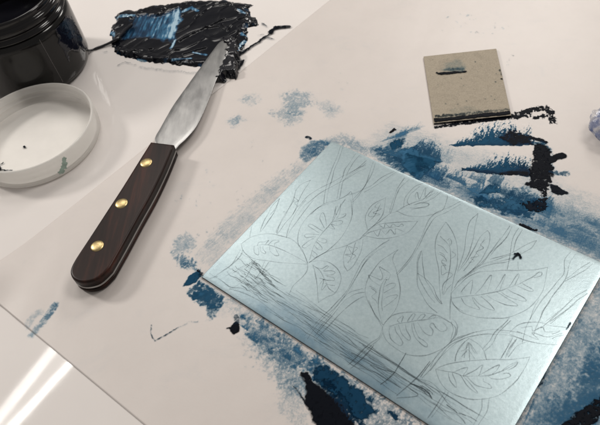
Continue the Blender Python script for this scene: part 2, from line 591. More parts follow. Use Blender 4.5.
def sheet_lift(X, Y):
    """mm in, metres out: the free left corner curls up a little and ripples"""
    rx = X - SC[0]; ry = Y - SC[1]
    det = SU[0] * SV[1] - SU[1] * SV[0]
    u = (rx * SV[1] - ry * SV[0]) / det; v = (SU[0] * ry - SU[1] * rx) / det
    dcorner = np.hypot(u, v)
    f = 1 - smooth(dcorner, 0, 78)
    h = f * f * 2.6 + f * 0.9 * np.sin(u / 7.5 + v / 16.0) + f * 0.5 * np.sin(v / 8.0 - u / 30)
    edge = (1 - smooth(u, 0, 26)) * (1 - smooth(np.abs(v - 20), 10, 120)) * 0.35
    return np.maximum(h + edge, 0) * MM


def build_sheet():
    nu, nv = 150, 210
    LU, LV = 420.0, 594.0
    bm = bmesh.new(); grid = []
    for i in range(nu + 1):
        row = []
        for j in range(nv + 1):
            u = LU * (i / nu) ** 1.15; v = LV * (j / nv) ** 1.15
            # rounded-off free corner
            p = SC + SU * u + SV * v
            c = 24.0
            if u < c and v < c:
                du, dv = c - u, c - v
                m = max(du, dv); e = math.hypot(du, dv)
                if e > 0:
                    k = m / e
                    p = SC + SU * (c - du * k) + SV * (c - dv * k)
            z = SZ + float(sheet_lift(np.array(p[0]), np.array(p[1])))
            row.append(bm.verts.new((p[0] * MM, p[1] * MM, z)))
        grid.append(row)
    for i in range(nu):
        for j in range(nv):
            bm.faces.new((grid[i][j], grid[i + 1][j], grid[i + 1][j + 1], grid[i][j + 1]))
    # thickness
    bmesh.ops.recalc_face_normals(bm, faces=bm.faces[:])
    for f in bm.faces:
        if f.normal.z < 0: f.normal_flip()
    r = bmesh.ops.extrude_face_region(bm, geom=bm.faces[:])
    for v in r['geom']:
        if isinstance(v, bmesh.types.BMVert): v.co.z -= 0.00022
    bmesh.ops.recalc_face_normals(bm, faces=bm.faces[:])
    return bm


sheet = empty('work_sheet', (SC[0] * MM, SC[1] * MM, 0))
tag(sheet, 'large off-white plastic work sheet smudged with blue and black ink, lying on the glossy table', 'work sheet')
link_bm('sheet_surface', build_sheet(), M_SHEET, sheet)


def S(pts, amt, dark, **k):
    d = dict(pts=pts, amt=amt, dark=dark); d.update(k); return d


ROW = [(400, 150), (540, 172)]          # direction of the wiping rows by the card
rh = random.Random(21)


def hairs(n, a, b, off, L, dv, amt, dark, w=(14, 34)):
    out = []
    for _ in range(n):
        t = rh.random(); o = rh.uniform(*off); wd = rh.uniform(*w); l = rh.uniform(*L)
        dx, dy = b[0] - a[0], b[1] - a[1]; m = math.hypot(dx, dy); ux, uy = dx / m, dy / m
        px = a[0] + dx * t + uy * o; py = a[1] + dy * t - ux * o
        out.append(S([(px, py), (px + ux * wd, py + uy * wd), (px + dv[0] * l, py + dv[1] * l)], rh.uniform(*amt), rh.uniform(*dark), fe=1))
    return out


def smears(groups, name='ink_smear', **k):
    for lab, st in groups:
        build_smear(name, st, sheet, SZ, lab, **k)


smears([
    ('pale blue-grey haze of wiped ink between card and plate', [
        S([(366, 146), (392, 128), (430, 138), (470, 152), (545, 172), (560, 190), (600, 205), (625, 250), (606, 262), (480, 206), (400, 172)], 0.26, 0.04, soft=13, br=0.55, dir=ROW, wob=8, ns=1.1),
        S([(376, 150), (420, 165), (500, 205), (520, 220), (480, 206), (400, 172)], 0.33, 0.10, soft=9, br=0.75, dir=ROW, wob=7, ns=1.2),
        S([(470, 196), (540, 200), (600, 222), (640, 262), (606, 262), (520, 224)], 0.30, 0.02, soft=9, br=0.35, dir=ROW, wob=7, ns=1.1),
        S([(520, 224), (606, 262), (640, 280), (640, 250), (580, 232)], 0.25, 0.03, soft=7, br=0.45, dir=ROW, wob=7, ns=1.1)]
        + hairs(26, (385, 160), (520, 222), (2, 24), (9, 22), (.5, -.87), (.2, .62), (.05, .35))
        + hairs(12, (520, 222), (600, 256), (2, 26), (7, 16), (.5, -.87), (.1, .35), (.0, .12))
        + hairs(6, (372, 150), (400, 142), (0, 8), (6, 12), (.5, -.87), (.2, .4), (.0, .15))),
    ('blue triangular patch of ink with feathered top', [
        S([(401, 150), (413, 149), (420, 155), (441, 161), (428, 171), (417, 179), (404, 169)], 0.93, 0.36, soft=2.6, br=0.25, ns=2.2, wob=4.5),
        S([(372, 150), (402, 152), (412, 172), (400, 170)], 0.66, 0.24, soft=7, br=0.7, dir=[(380, 165), (420, 150)], wob=8, ns=1.1),
        S([(402, 152), (440, 162), (412, 130)], .72, .24, fe=1),
        S([(376, 150), (404, 160), (388, 130)], .45, .15, fe=1),
        S([(410, 178), (450, 190), (424, 158)], .45, .16, fe=1),
        S([(391, 146), (397, 139), (404, 139), (400, 147), (393, 149)], 0.9, 0.42, soft=1.8, br=0.5, wob=5)]),
    ('small black fleck left of the card', [
        S([(389, 133), (394, 128.5), (396, 130), (391, 133.5)], 0.97, 0.95, soft=.7, br=0.15, wob=1.5)]),
    ('upper row of blue ink hairs ending in black', [
        S([(448, 146), (532, 145), (460, 123)], .92, .40, fe=1, dk2=.5),
        S([(470, 146), (534, 145), (480, 132)], .9, .45, fe=1, dk2=.5),
        S([(455, 145.3), (485, 145.2), (528, 145)], 0.85, 0.5, soft=1.0, r=.7, line=1, br=.6),
        S([(500, 138), (510, 130), (520, 134), (529, 143), (512, 145)], 0.97, 0.95, soft=1.8, br=0.6, wob=5, ns=1.2),
        S([(522, 137), (535, 139), (546, 142)], 0.97, 0.95, soft=1.0, r=1.3, line=1, br=.5, wob=3),
        S([(534, 142), (545, 143), (553, 158), (552, 168), (545, 160)], 0.75, 0.38, soft=3, br=0.6, wob=5)]),
    ('lower row of blue ink hairs running into the black blot', [
        S([(460, 170.5), (532, 175), (470, 153)], .92, .38, fe=1, dk2=.5),
        S([(480, 171), (532, 175.5), (488, 160)], .92, .5, fe=1, dk2=.5),
        S([(463, 169.5), (475, 171), (497, 173.5), (530, 175)], 0.9, 0.6, soft=1.2, r=1.0, line=1, br=.5),
        S([(500, 173.5), (512, 171.5), (528, 173), (528, 175.5), (500, 175.5)], 0.96, 0.95, soft=1.2, br=.45, wob=2)]),
    ('blotchy blue ink below the rows, beside the plate edge', [
        S([(478, 194), (500, 193), (484, 180)], .85, .34, fe=1),
        S([(483, 188), (495, 185), (497, 192), (487, 193)], 0.75, 0.32, soft=3, br=0.6, wob=5),
        S([(471, 199), (482, 197), (490, 205), (478, 206)], 0.8, 0.34, soft=3, br=0.6, wob=5),
        S([(484, 204), (505, 198), (535, 206), (530, 218), (505, 213)], 0.70, 0.26, soft=5, br=0.85, wob=7, ns=1.6),
        S([(500, 192), (525, 188), (535, 200), (510, 208)], 0.55, 0.25, soft=4, br=0.9, wob=7, ns=1.6),
        S([(490, 208), (540, 212), (502, 190)], .6, .3, fe=1)]),
    ('big upright black ink blot with ragged arms', [
        S([(534, 144), (545, 146), (551, 154), (552, 168), (551, 180), (546, 187), (541, 190), (533, 188), (529, 184), (530, 172), (533, 160)], 0.99, 1.0, soft=1.6, br=0.42, wob=5.0, lowv=.05, ns=1.3),
        S([(524, 184), (532, 182), (530, 188)], .9, .95, soft=1.2, br=.6, wob=4),
        S([(542, 187), (546, 188), (546, 204), (542, 206)], 0.97, 0.95, soft=1.3, br=0.85, ns=1.2, wob=5, lowv=.1),
        S([(521, 203), (532, 204), (542, 198), (546, 207), (541, 211), (530, 210)], 0.97, 0.85, soft=2.2, br=0.8, ns=1.3, wob=5, lowv=.1),
        S([(552, 160), (557, 157.5), (563, 156)], 0.98, 1.0, soft=.9, r=2.6, line=1, br=.2, wob=2.5, lowv=.1),
        S([(553, 172), (558, 174), (566, 173.5)], 0.7, 0.4, soft=2, r=1.8, line=1, br=.8, wob=4)]),
    ('black wedge of ink right of the big blot', [
        S([(549, 185), (557, 186), (568, 194), (560, 195), (552, 193)], 0.98, 0.88, soft=1.1, br=0.25, wob=3, lowv=.1)]),
    ('broken black ink line running off the lower card edge', [
        S([(508, 118), (520, 112), (531, 108), (530, 115), (520, 118.5)], 0.98, 1.0, soft=1.5, br=0.8, wob=6, lowv=.1, ns=1.3),
        S([(530, 111), (538, 109.5), (545, 108.5), (550, 112), (553, 122)], 0.97, 1.0, soft=1.6, r=2.2, line=1, br=.97, wob=5, ns=1.2),
        S([(535, 118), (545, 116)], 0.9, 1.0, soft=1.4, r=1.2, line=1, br=.97, wob=4, ns=1.1),
        S([(436, 127.5), (455, 125), (480, 121.5), (508, 118)], 0.95, 0.95, soft=1.3, r=1.2, line=1, br=.85, ns=1.6, wob=2.5)]),
    ('dark ink fleck at the upper plate edge', [
        S([(521, 226), (530, 229)], 0.98, 1.0, soft=.8, r=1.3, line=1, br=.45, wob=3),
        S([(530, 229), (537, 231)], 0.95, .9, soft=.7, r=.6, line=1, br=.5, wob=2)]),
])

smears([
    ('mottled pale blue film along the lower edge of the plate', [
        S([(232, 300), (250, 315), (285, 338), (330, 365), (352, 385), (330, 400), (290, 392), (255, 352)], 0.30, 0.06, soft=8, br=0.95, ns=1.1, wob=9),
        S([(250, 325), (275, 328), (300, 350), (310, 365), (290, 368), (262, 350)], 0.40, 0.16, soft=5, br=0.9, ns=1.1, wob=8),
        S([(308, 362), (322, 363), (336, 374), (330, 384), (312, 376)], 0.5, 0.28, soft=3, br=0.8, ns=1.2, wob=7),
        S([(345, 378), (375, 395), (420, 425), (380, 440), (360, 415)], 0.45, 0.4, soft=6, br=0.97, ns=1.0, wob=9),
        *hairs(44, (240, 312), (330, 372), (-18, 4), (4, 10), (.55, -.83), (.2, .55), (.05, .3), (3, 11)),
        *hairs(10, (345, 385), (400, 422), (-12, 2), (4, 9), (.55, -.83), (.4, .8), (.3, .7), (5, 12)),
        S([(390, 412), (396, 418)], 0.8, .55, soft=1.0, r=1.1, line=1, br=.6, wob=4),
        S([(280, 372), (300, 380), (302, 425), (285, 410)], 0.25, 0.3, soft=7, br=1.0, ns=.9, wob=9)]),
    ('thick blue ink streak below the plate', [
        S([(323, 375), (331, 380), (341, 388), (353, 397), (363, 411)], 0.985, 0.50, soft=1.8, r=5.4, line=1, br=.3, wob=4.5, lowv=.12, ns=2.0)]),
    ('large glossy black ink blot at the bottom', [
        S([(306, 386), (311, 382), (318, 385), (331, 396), (345, 408), (354, 425), (356, 445), (330, 445), (314, 420), (306, 402)], 0.995, 1.0, soft=1.5, br=.15, wob=3, lowv=.04),
        S([(304, 375), (310, 386), (316, 394)], 0.96, 1.0, soft=1.2, r=1.8, line=1, br=.5, wob=4.5),
        S([(293, 386), (299, 393), (305, 402)], 0.75, .9, soft=.6, r=.35, line=1, br=.4, wob=2),
        S([(328, 385), (343, 401), (354, 416), (362, 428)], 0.75, 0.55, soft=2.2, r=2.2, line=1, br=.85, wob=6, ns=1.2)]),
    ("grey-blue smudge left of the plate's left corner", [
        S([(173, 252), (177, 240), (186, 234), (195, 240), (193, 250), (180, 253)], 0.38, 0.04, soft=3.5, br=0.65, ns=1.3, wob=7),
        S([(174, 256), (184, 256), (196, 264), (196, 270), (182, 268)], 0.58, 0.14, soft=3, br=0.75, ns=1.3, wob=7)]),
    ("blue flake and patch at the plate's left corner", [
        S([(182.5, 287), (188, 278), (200, 270), (201, 277), (196, 282)], 0.96, 0.42, soft=1.0, br=0.25, wob=2.5),
        S([(190, 290), (196, 285), (210, 286), (216, 294), (224, 302), (218, 309), (206, 305), (193, 298)], 0.86, 0.33, soft=2.8, br=0.6, ns=1.7, wob=6),
        S([(208, 305), (217, 306), (214, 316), (209, 320)], 0.6, 0.32, soft=2.4, br=0.8, wob=5, ns=1.3),
        S([(198, 262), (212, 285), (232, 300), (225, 312), (200, 300)], 0.14, 0.04, soft=7, br=0.7, wob=8, ns=1.2)]),
    ("small round black ink blob below the plate's left corner", [
        S([(231, 327), (235, 322), (239.5, 325), (239, 332), (234, 334.5), (231, 331)], 0.99, 1.0, soft=.8, br=0.12, wob=2.0, lowv=.05),
        S([(236, 323), (236, 317)], 0.7, .7, soft=1.0, r=1.5, line=1, br=.7, wob=3),
        S([(227, 329), (232, 328)], 0.9, 1.0, soft=.5, r=.5, line=1, br=.3, wob=2)]),
    ("blue-grey smudge at the plate's top corner", [
        S([(300, 158), (301, 148), (310, 142), (322, 141), (331, 143), (322, 152), (306, 163)], 0.58, 0.10, soft=2.2, br=0.5, ns=1.2, wob=5),
        S([(307, 137.5), (310, 139)], 0.85, .8, soft=.7, r=1.2, line=1, br=.5, wob=2),
        S([(325, 141), (345, 135), (360, 145), (375, 157), (350, 148)], 0.38, 0.04, soft=5, br=0.7, wob=7, ns=1.2)]),
    ('faint grey wipe along the upper left edge of the plate', [
        S([(320, 152), (262, 212), (212, 262), (200, 255), (235, 215), (275, 182)], 0.27, 0.0, soft=9, br=0.85, ns=1.1, dir=[(200, 260), (330, 150)], wob=8, lowv=.45)]),
    ('pale blue smudge midway between knife and card', [
        S([(285, 96), (296, 93), (308, 96), (311, 104), (300, 108), (302, 114), (290, 113), (286, 103)], 0.36, 0.03, soft=7, br=0.75, ns=1.3, wob=7),
        S([(272, 113), (285, 110), (300, 120), (290, 124)], 0.32, 0.03, soft=7, br=0.8, ns=1.2, wob=7),
        S([(318, 104), (330, 103), (340, 112), (332, 118)], 0.28, 0.02, soft=6, br=0.7, ns=1.3, wob=8)]),
    ('pale blue smudge nearest the knife blade', [
        S([(243, 100), (250, 96), (258, 99), (252, 104)], 0.32, 0.03, soft=7, br=0.75, ns=1.3, wob=7),
        S([(228, 122), (238, 116), (243, 120), (235, 127)], 0.36, 0.02, soft=4, br=0.85, ns=1.2, wob=7)]),
    ('mottled grey-blue ink film to the right of the plate', [
        S([(604, 284), (640, 300), (640, 470), (500, 470), (520, 425), (560, 350), (590, 300)], 0.40, 0.02, soft=8, br=0.7, ns=1.1, wob=6, lowv=.4),
        S([(604, 284), (640, 300), (640, 470), (500, 470), (520, 425), (560, 350), (590, 300)], 0.22, 0.10, soft=8, br=0.95, ns=2.4, wob=6, lowv=.4),
        S([(600, 350), (640, 340), (640, 400), (600, 410), (560, 425), (548, 415), (575, 395)], 0.55, 0.20, soft=10, br=0.7, ns=1.3, wob=8),
        *hairs(22, (585, 300), (535, 425), (-60, -4), (6, 16), (.6, -.8), (.2, .5), (.0, .25)),
        S([(537, 385), (543, 378), (545, 374)], 0.75, .85, soft=.8, r=.8, line=1, br=.8, wob=3)]),
    ('black ink streak in the lower right corner', [
        S([(568, 430), (585, 418), (600, 407), (625, 392)], 0.97, 0.95, soft=1.6, r=3.4, line=1, br=.6, wob=3, ns=1.1)]),
])
smears([("thin blue scuff by the sheet's left corner", [
    S([(32, 335), (38, 328), (46, 319), (55, 305)], 0.55, 0.15, soft=2.0, r=1.8, line=1, br=.8, wob=3, ns=1.1)]),
    ("faint scuff beside the blue one at the sheet's left corner", [
    S([(28, 326), (34, 316), (40, 312)], 0.30, 0.1, soft=2.5, r=1.8, line=1, br=.7, wob=3)])], zfun=sheet_lift)

scratch = [
    S([(152, 325), (151, 334), (155, 341), (165, 336), (178, 328)], 0.72, .7, soft=.45, r=.28, line=1, br=.6, wob=1.5),
    S([(178, 328), (190, 322), (198, 322)], 0.35, .5, soft=.5, r=.3, line=1, br=.8, wob=2),
    S([(106, 330), (108, 322)], 0.4, .5, soft=.6, r=.4, line=1, br=.7, wob=2),
    S([(118, 303), (122, 299)], 0.4, .5, soft=.6, r=.4, line=1, br=.7, wob=2),
]
build_smear('ink_scratch', scratch[:2], sheet, SZ, 'fine hooked pencil-thin ink scratch between knife and plate corner', res=0.3)

rs = random.Random(5)
faint = []
for cx, cy, n, sp, a in [(470, 22, 12, 12, .25), (500, 28, 8, 10, .22), (455, 30, 6, 14, .2), (225, 180, 10, 26, .18), (262, 150, 4, 20, .2),
                         (215, 230, 12, 16, .2), (240, 205, 16, 18, .22), (190, 200, 8, 14, .3), (250, 360, 10, 18, .3), (505, 60, 4, 8, .25), (345, 84, 5, 14, .18)]:
    for _ in range(n):
        x = cx + rs.gauss(0, sp * .6); y = cy + rs.gauss(0, sp * .5); th = rs.uniform(0, 3.14); l = rs.uniform(.1, 1.2) * rs.choice([1, 1, 1, 2.5])
        faint.append(S([(x, y), (x + l * math.cos(th), y - l * math.sin(th))], a * rs.uniform(.6, 1.5), rs.choice([.1, .5, .8]), soft=.8, r=rs.uniform(.15, .6), line=1, br=.75, ns=.9, wob=3))
spk = build_smear('ink_speckle', faint, sheet, SZ, 'scattered faint ink specks across the sheet', res=0.4)
spk['kind'] = 'stuff'

# ================================================================== the plate
PT = 0.0016
PC = mmp([(201.7, 274.5), (332, 141), (606, 264.3)], 0.0019)
p0 = np.array(PC[1]); ex = (np.array(PC[2]) - p0); ey = (np.array(PC[0]) - p0)
ex /= np.linalg.norm(ex); ey = np.array([ex[1], -ex[0]]) if np.dot(ey, [ex[1], -ex[0]]) > 0 else np.array([-ex[1], ex[0]])
PL, PWD = 209.5, 147.5
PZ0 = SZ + 0.0001; PZ = PZ0 + PT


def build_plate():
    nx, ny = 140, 100
    bm = bmesh.new(); g = []
    lay = bm.verts.layers.float.new('wash')
    b = 0.35
    for i in range(nx + 1):
        row = []
        for j in range(ny + 1):
            u = PL * i / nx; v = PWD * j / ny
            p = p0 + ex * u + ey * v
            z = PZ
            if i in (0, nx) or j in (0, ny): z = PZ - 0.00025
            elif i in (1, nx - 1) or j in (1, ny - 1):
                # pull the second ring out to just inside the edge: a small rounded arris
                uu = b if i == 1 else (PL - b if i == nx - 1 else u)
                vv = b if j == 1 else (PWD - b if j == ny - 1 else v)
                p = p0 + ex * uu + ey * vv
            vert = bm.verts.new((p[0] * MM, p[1] * MM, z))
            # bluish wash lying along the lower left side of the plate
            e = PWD - v
            w = float(0.52 * smooth(-e, -30, -3) * (0.35 + 0.9 * smooth(u, 20, 70) * (1 - smooth(u, 110, 200))) * (0.25 + 1.5 * fbm(np.array(u / 13.0), np.array(v / 6.0), 4)))
            w += float(0.10 * fbm(np.array(u / 20.0 + 9), np.array(v / 20.0), 3))
            vert[lay] = min(w, 0.8)
            row.append(vert)
        g.append(row)
    for i in range(nx):
        for j in range(ny):
            bm.faces.new((g[i][j], g[i + 1][j], g[i + 1][j + 1], g[i][j + 1]))
    # side walls and underside
    ring = [g[i][0] for i in range(nx)] + [g[nx][j] for j in range(ny)] + [g[i][ny] for i in range(nx, 0, -1)] + [g[0][j] for j in range(ny, 0, -1)]
    low = [bm.verts.new((v.co.x, v.co.y, PZ0)) for v in ring]
    n = len(ring)
    for k in range(n):
        bm.faces.new((ring[k], ring[(k + 1) % n], low[(k + 1) % n], low[k]))
    bm.faces.new(low)
    bmesh.ops.recalc_face_normals(bm, faces=bm.faces[:])
    return bm


plate = empty('etching_plate', (p0[0] * MM, p0[1] * MM, 0))
tag(plate, 'rectangular pale blue etching plate with leaf drawing lying on the smudged sheet', 'printing plate')
M_SIDE = simple('dark_plate_edge', (0.055, 0.05, 0.048), 0.5)
pm = link_bm('plate_body', build_plate(), M_PLATE, plate)
pm.data.materials.append(M_SIDE)
for pf in pm.data.polygons:
    if abs(pf.normal.z) < 0.5: pf.material_index = 1

# ---- the drawing: strokes traced in windows of the photograph (origin x, y, magnification)
LN = []


def T(ox, oy, s, strokes, press=0.42, w=0.58):
    for st in strokes:
        LN.append(([(ox + x / s, oy + y / s) for x, y in st], press, w))


K = 5.31
T(270, 135, K, [  # top corner
    [(375, 60), (350, 130), (325, 190), (305, 250), (295, 290), (285, 365)],
    [(388, 65), (365, 130), (340, 190), (325, 250), (310, 290), (300, 362)],
    [(455, 98), (425, 145), (400, 180), (385, 225), (370, 260), (355, 340)],
    [(475, 108), (440, 150), (415, 195), (400, 230), (383, 262), (370, 340)],
    [(510, 160), (478, 172), (420, 200), (350, 240), (290, 270), (235, 300), (190, 335), (155, 378)],
    [(515, 175), (478, 190), (410, 230), (340, 268), (280, 300), (220, 345), (180, 380), (150, 425)],
    [(215, 425), (250, 390), (300, 368), (360, 345), (415, 315), (430, 300), (440, 350), (437, 425)],
    [(215, 240), (170, 260), (140, 290), (125, 340), (90, 410), (80, 430)],
    [(215, 240), (190, 280), (160, 330), (145, 370), (120, 425)],
    [(125, 330), (150, 350), (130, 360), (150, 378)],
    [(400, 340), (380, 370), (350, 425)], [(360, 375), (345, 405), (355, 425)],
    [(70, 410), (78, 405)], [(50, 340), (25, 395), (0, 425)]])
T(195, 190, K, [
    [(450, 45), (410, 85), (380, 140), (355, 190), (345, 225)],
    [(450, 45), (430, 100), (400, 150), (365, 200), (350, 222)],
    [(285, 190), (275, 245)], [(300, 195), (290, 250)],
    [(478, 140), (440, 200), (430, 228)],
    [(245, 285), (290, 255), (350, 235), (420, 235), (478, 250), (508, 258), (548, 292), (578, 340), (600, 390)],
    [(245, 285), (255, 320), (290, 355), (340, 370), (400, 378), (478, 388), (598, 393)],
    [(310, 300), (360, 290), (420, 300), (478, 325), (530, 350), (598, 390)],
    [(315, 300), (312, 320), (320, 338), (335, 345), (340, 330), (335, 308)],
    [(345, 300), (350, 325), (368, 338), (376, 332), (362, 315), (362, 298)],
    [(395, 298), (400, 325), (420, 345), (445, 348), (440, 335), (428, 310)],
    [(330, 295), (340, 278), (365, 275), (392, 268), (380, 280), (372, 292)],
    [(390, 293), (410, 270), (438, 266), (446, 272), (425, 283), (420, 298)]])
T(270, 200, K, [
    [(130, 0), (90, 60), (60, 110), (35, 180)], [(150, 30), (110, 90), (75, 130), (40, 180)],
    [(190, 0), (150, 50), (110, 120), (85, 200)], [(230, 0), (160, 90), (110, 160), (90, 195)],
    [(350, 0), (280, 25), (220, 70), (175, 120), (150, 180), (150, 230), (175, 270), (200, 335)],
    [(430, 0), (435, 80), (410, 150), (360, 220), (310, 265), (250, 305), (205, 335)],
    [(375, 20), (345, 90), (310, 140), (265, 190), (230, 250), (210, 320)],
    [(380, 80), (402, 72), (392, 90), (350, 105), (330, 125)],
    [(330, 115), (378, 110), (382, 125), (350, 135), (325, 130), (345, 155), (310, 145)],
    [(300, 140), (290, 80), (278, 68), (266, 85), (268, 110), (290, 150)],
    [(280, 165), (220, 130), (203, 133), (212, 145), (262, 175)],
    [(260, 185), (200, 180), (183, 190), (195, 200), (242, 195), (200, 222), (172, 245), (185, 255), (218, 232)],
    [(265, 200), (300, 213), (298, 225), (280, 228), (248, 210)],
    [(245, 222), (275, 250), (272, 265), (255, 262), (235, 240)],
    [(225, 268), (250, 292), (240, 306), (222, 292)], [(350, 30), (343, 70), (330, 110)],
    [(375, 20), (370, 70), (350, 100)],
    [(200, 338), (195, 380), (165, 415), (120, 460), (100, 505)],
    [(205, 330), (260, 322), (320, 335), (360, 370), (378, 420), (345, 495), (300, 515), (258, 545)],
    [(228, 348), (240, 390), (248, 440), (258, 545)],
    [(225, 345), (260, 370), (285, 410), (305, 455), (318, 475), (345, 492)],
    [(240, 355), (275, 365), (300, 350), (310, 355), (285, 378), (325, 375), (345, 385), (335, 395), (295, 400)],
    [(262, 415), (300, 425), (340, 428), (335, 412), (300, 405)],
    [(345, 455), (310, 450), (292, 440)], [(262, 452), (278, 430), (285, 425), (275, 478), (300, 450)],
    [(205, 335), (270, 290), (340, 262), (410, 240), (478, 205), (540, 165)],
    [(410, 240), (390, 300), (392, 340), (400, 362), (412, 378)],
    [(495, 208), (480, 280), (445, 345), (412, 378)],
    [(455, 225), (440, 275), (425, 330)],
    [(440, 255), (415, 248), (432, 285), (400, 290), (428, 305), (413, 335)],
    [(450, 250), (464, 257), (438, 285), (455, 297), (428, 320)]])
T(345, 160, K, [
    [(115, 0), (60, 50), (0, 85)], [(110, 18), (50, 65), (0, 100)],
    [(165, 5), (140, 80), (110, 130), (80, 180), (40, 225)], [(152, 0), (130, 70), (105, 140), (60, 190), (40, 215)],
    [(270, 55), (200, 90), (140, 135), (90, 160), (40, 180), (15, 185)], [(272, 65), (210, 105), (150, 145), (100, 172)],
    [(315, 95), (280, 150), (260, 200), (235, 280)], [(345, 100), (300, 140), (275, 180), (260, 230), (240, 285)],
    [(215, 200), (150, 235), (115, 280), (108, 320), (120, 372)], [(215, 200), (210, 250), (195, 300), (160, 340), (120, 375)],
    [(190, 232), (160, 290), (130, 325)],
    [(180, 225), (158, 252), (195, 258), (150, 280), (185, 290), (138, 302), (124, 290), (150, 258)],
    [(75, 425), (95, 402), (120, 375), (180, 330), (240, 285), (275, 272), (340, 235), (400, 215), (478, 175)],
    [(95, 402), (160, 350), (230, 335), (320, 328), (385, 325)], [(385, 325), (340, 380), (280, 405), (200, 418), (95, 402)],
    [(110, 390), (200, 365), (310, 350)],
    [(150, 375), (175, 405), (190, 370), (215, 395), (240, 370), (265, 395), (270, 365), (312, 380)],
    [(180, 345), (205, 360), (215, 340), (240, 358), (255, 340), (280, 355), (300, 340), (312, 350)],
    [(275, 272), (330, 295), (400, 300), (478, 285), (520, 262), (540, 215), (543, 185)],
    [(310, 250), (320, 200), (360, 150), (400, 128), (425, 122)], [(345, 240), (330, 220), (350, 180), (385, 150), (398, 140)],
    [(350, 265), (390, 255), (430, 250), (445, 235), (400, 228), (360, 240)],
    [(380, 215), (373, 190), (385, 172), (395, 210), (418, 160), (430, 150), (425, 195), (460, 160)],
    [(430, 205), (450, 190), (475, 150)]])
T(410, 190, K, [
    [(0, 95), (50, 95), (100, 78), (75, 65), (20, 80)], [(60, 60), (100, 20), (125, 5)], [(105, 50), (150, 12)],
    [(165, 10), (120, 45), (60, 75)],
    [(270, 60), (200, 95), (140, 120), (100, 160), (60, 250), (20, 330), (-30, 400), (-75, 445)],
    [(270, 75), (190, 120), (130, 150), (90, 210), (50, 290), (10, 360), (-30, 410), (-68, 450)],
    [(190, 170), (150, 230), (133, 290), (140, 360), (155, 440), (156, 520), (168, 605)],
    [(190, 170), (230, 230), (250, 300), (252, 380), (235, 460), (218, 540)],
    [(205, 260), (215, 330), (210, 425), (195, 480), (178, 550)],
    [(160, 245), (190, 275), (210, 300)], [(145, 290), (175, 305), (200, 335)], [(150, 340), (172, 348), (195, 378), (165, 372), (178, 400), (192, 425)],
    [(197, 268), (210, 258), (220, 272), (215, 295)], [(222, 325), (242, 345), (215, 368)],
    [(155, 330), (185, 350), (168, 380), (190, 400), (168, 405), (168, 450), (198, 438), (228, 450), (192, 482), (172, 515), (178, 555), (202, 520), (222, 500)],
    [(360, 125), (320, 165), (300, 230), (290, 310), (262, 405), (250, 440)],
    [(360, 125), (345, 200), (330, 280), (310, 340), (270, 410)],
    [(410, 215), (370, 255), (330, 330), (300, 380), (260, 430)],
    [(410, 215), (425, 240), (415, 300), (385, 360), (345, 410), (300, 455)],
    [(400, 250), (350, 340), (285, 430)],
    [(405, 260), (375, 290), (390, 310), (350, 330), (365, 350), (325, 360), (340, 378), (310, 388)],
    [(480, 255), (440, 310), (400, 365), (340, 420), (270, 470), (235, 520)],
    [(490, 280), (430, 330), (385, 390), (320, 440), (255, 490)],
    [(555, 340), (500, 355), (450, 375), (380, 395), (330, 425), (280, 470)],
    [(590, 330), (550, 365), (500, 385), (440, 392), (370, 415), (320, 445)],
    [(60, 325), (40, 360), (38, 425), (40, 500), (65, 560), (105, 620), (145, 652)],
    [(65, 330), (68, 400), (80, 470), (108, 520), (150, 590), (170, 605)],
    [(38, 440), (80, 470), (120, 510), (140, 560), (172, 605)]])
T(430, 250, K, [
    [(625, 93), (550, 105), (478, 108), (400, 108), (320, 112), (250, 120), (200, 145), (150, 190), (115, 228)],
    [(120, 255), (200, 245), (280, 235), (360, 220), (420, 200), (478, 178), (540, 145), (582, 115)],
    [(115, 250), (120, 280), (160, 325), (230, 352), (320, 362), (400, 360), (478, 335), (550, 285), (600, 210), (625, 93)],
    [(120, 285), (140, 305), (175, 325)],
    [(165, 225), (190, 190), (225, 160), (225, 180), (215, 235)], [(240, 235), (280, 190), (320, 135), (325, 150), (305, 225)],
    [(345, 215), (380, 160), (398, 130), (395, 150), (370, 217)], [(420, 195), (450, 150), (470, 125), (470, 145), (450, 185)],
    [(165, 255), (190, 290), (250, 315), (262, 308), (235, 280), (225, 250)],
    [(230, 250), (270, 295), (340, 320), (325, 295), (270, 245)],
    [(300, 240), (350, 270), (400, 290), (465, 297), (440, 275), (390, 245), (355, 222)],
    [(380, 225), (430, 255), (505, 272), (500, 255), (440, 225), (410, 208)],
    [(465, 190), (530, 220), (545, 210), (490, 178)],
    [(560, 125), (592, 118), (590, 135), (565, 145), (545, 145)],
    [(112, 225), (108, 290), (105, 370)]])
T(490, 220, 4.336, [
    [(85, 25), (70, 50), (40, 90), (0, 145)], [(95, 28), (75, 70), (30, 120), (0, 155)],
    [(125, 35), (100, 75), (90, 130), (75, 215)], [(140, 42), (115, 85), (100, 140)],
    [(203, 88), (150, 110), (100, 140), (40, 160), (0, 170)], [(203, 88), (180, 120), (140, 145), (100, 165), (50, 177), (0, 187)],
    [(120, 180), (122, 215)],
    [(350, 138), (325, 170), (320, 230), (290, 270), (240, 330), (190, 400), (155, 470), (140, 530)],
    [(370, 148), (345, 190), (325, 260), (270, 330), (230, 400), (205, 455), (188, 500)],
    [(435, 182), (390, 210), (330, 255)], [(447, 188), (400, 225), (325, 265)],
    [(420, 302), (360, 340), (300, 400), (265, 430), (220, 470)], [(422, 318), (370, 355), (310, 410), (262, 450)]])
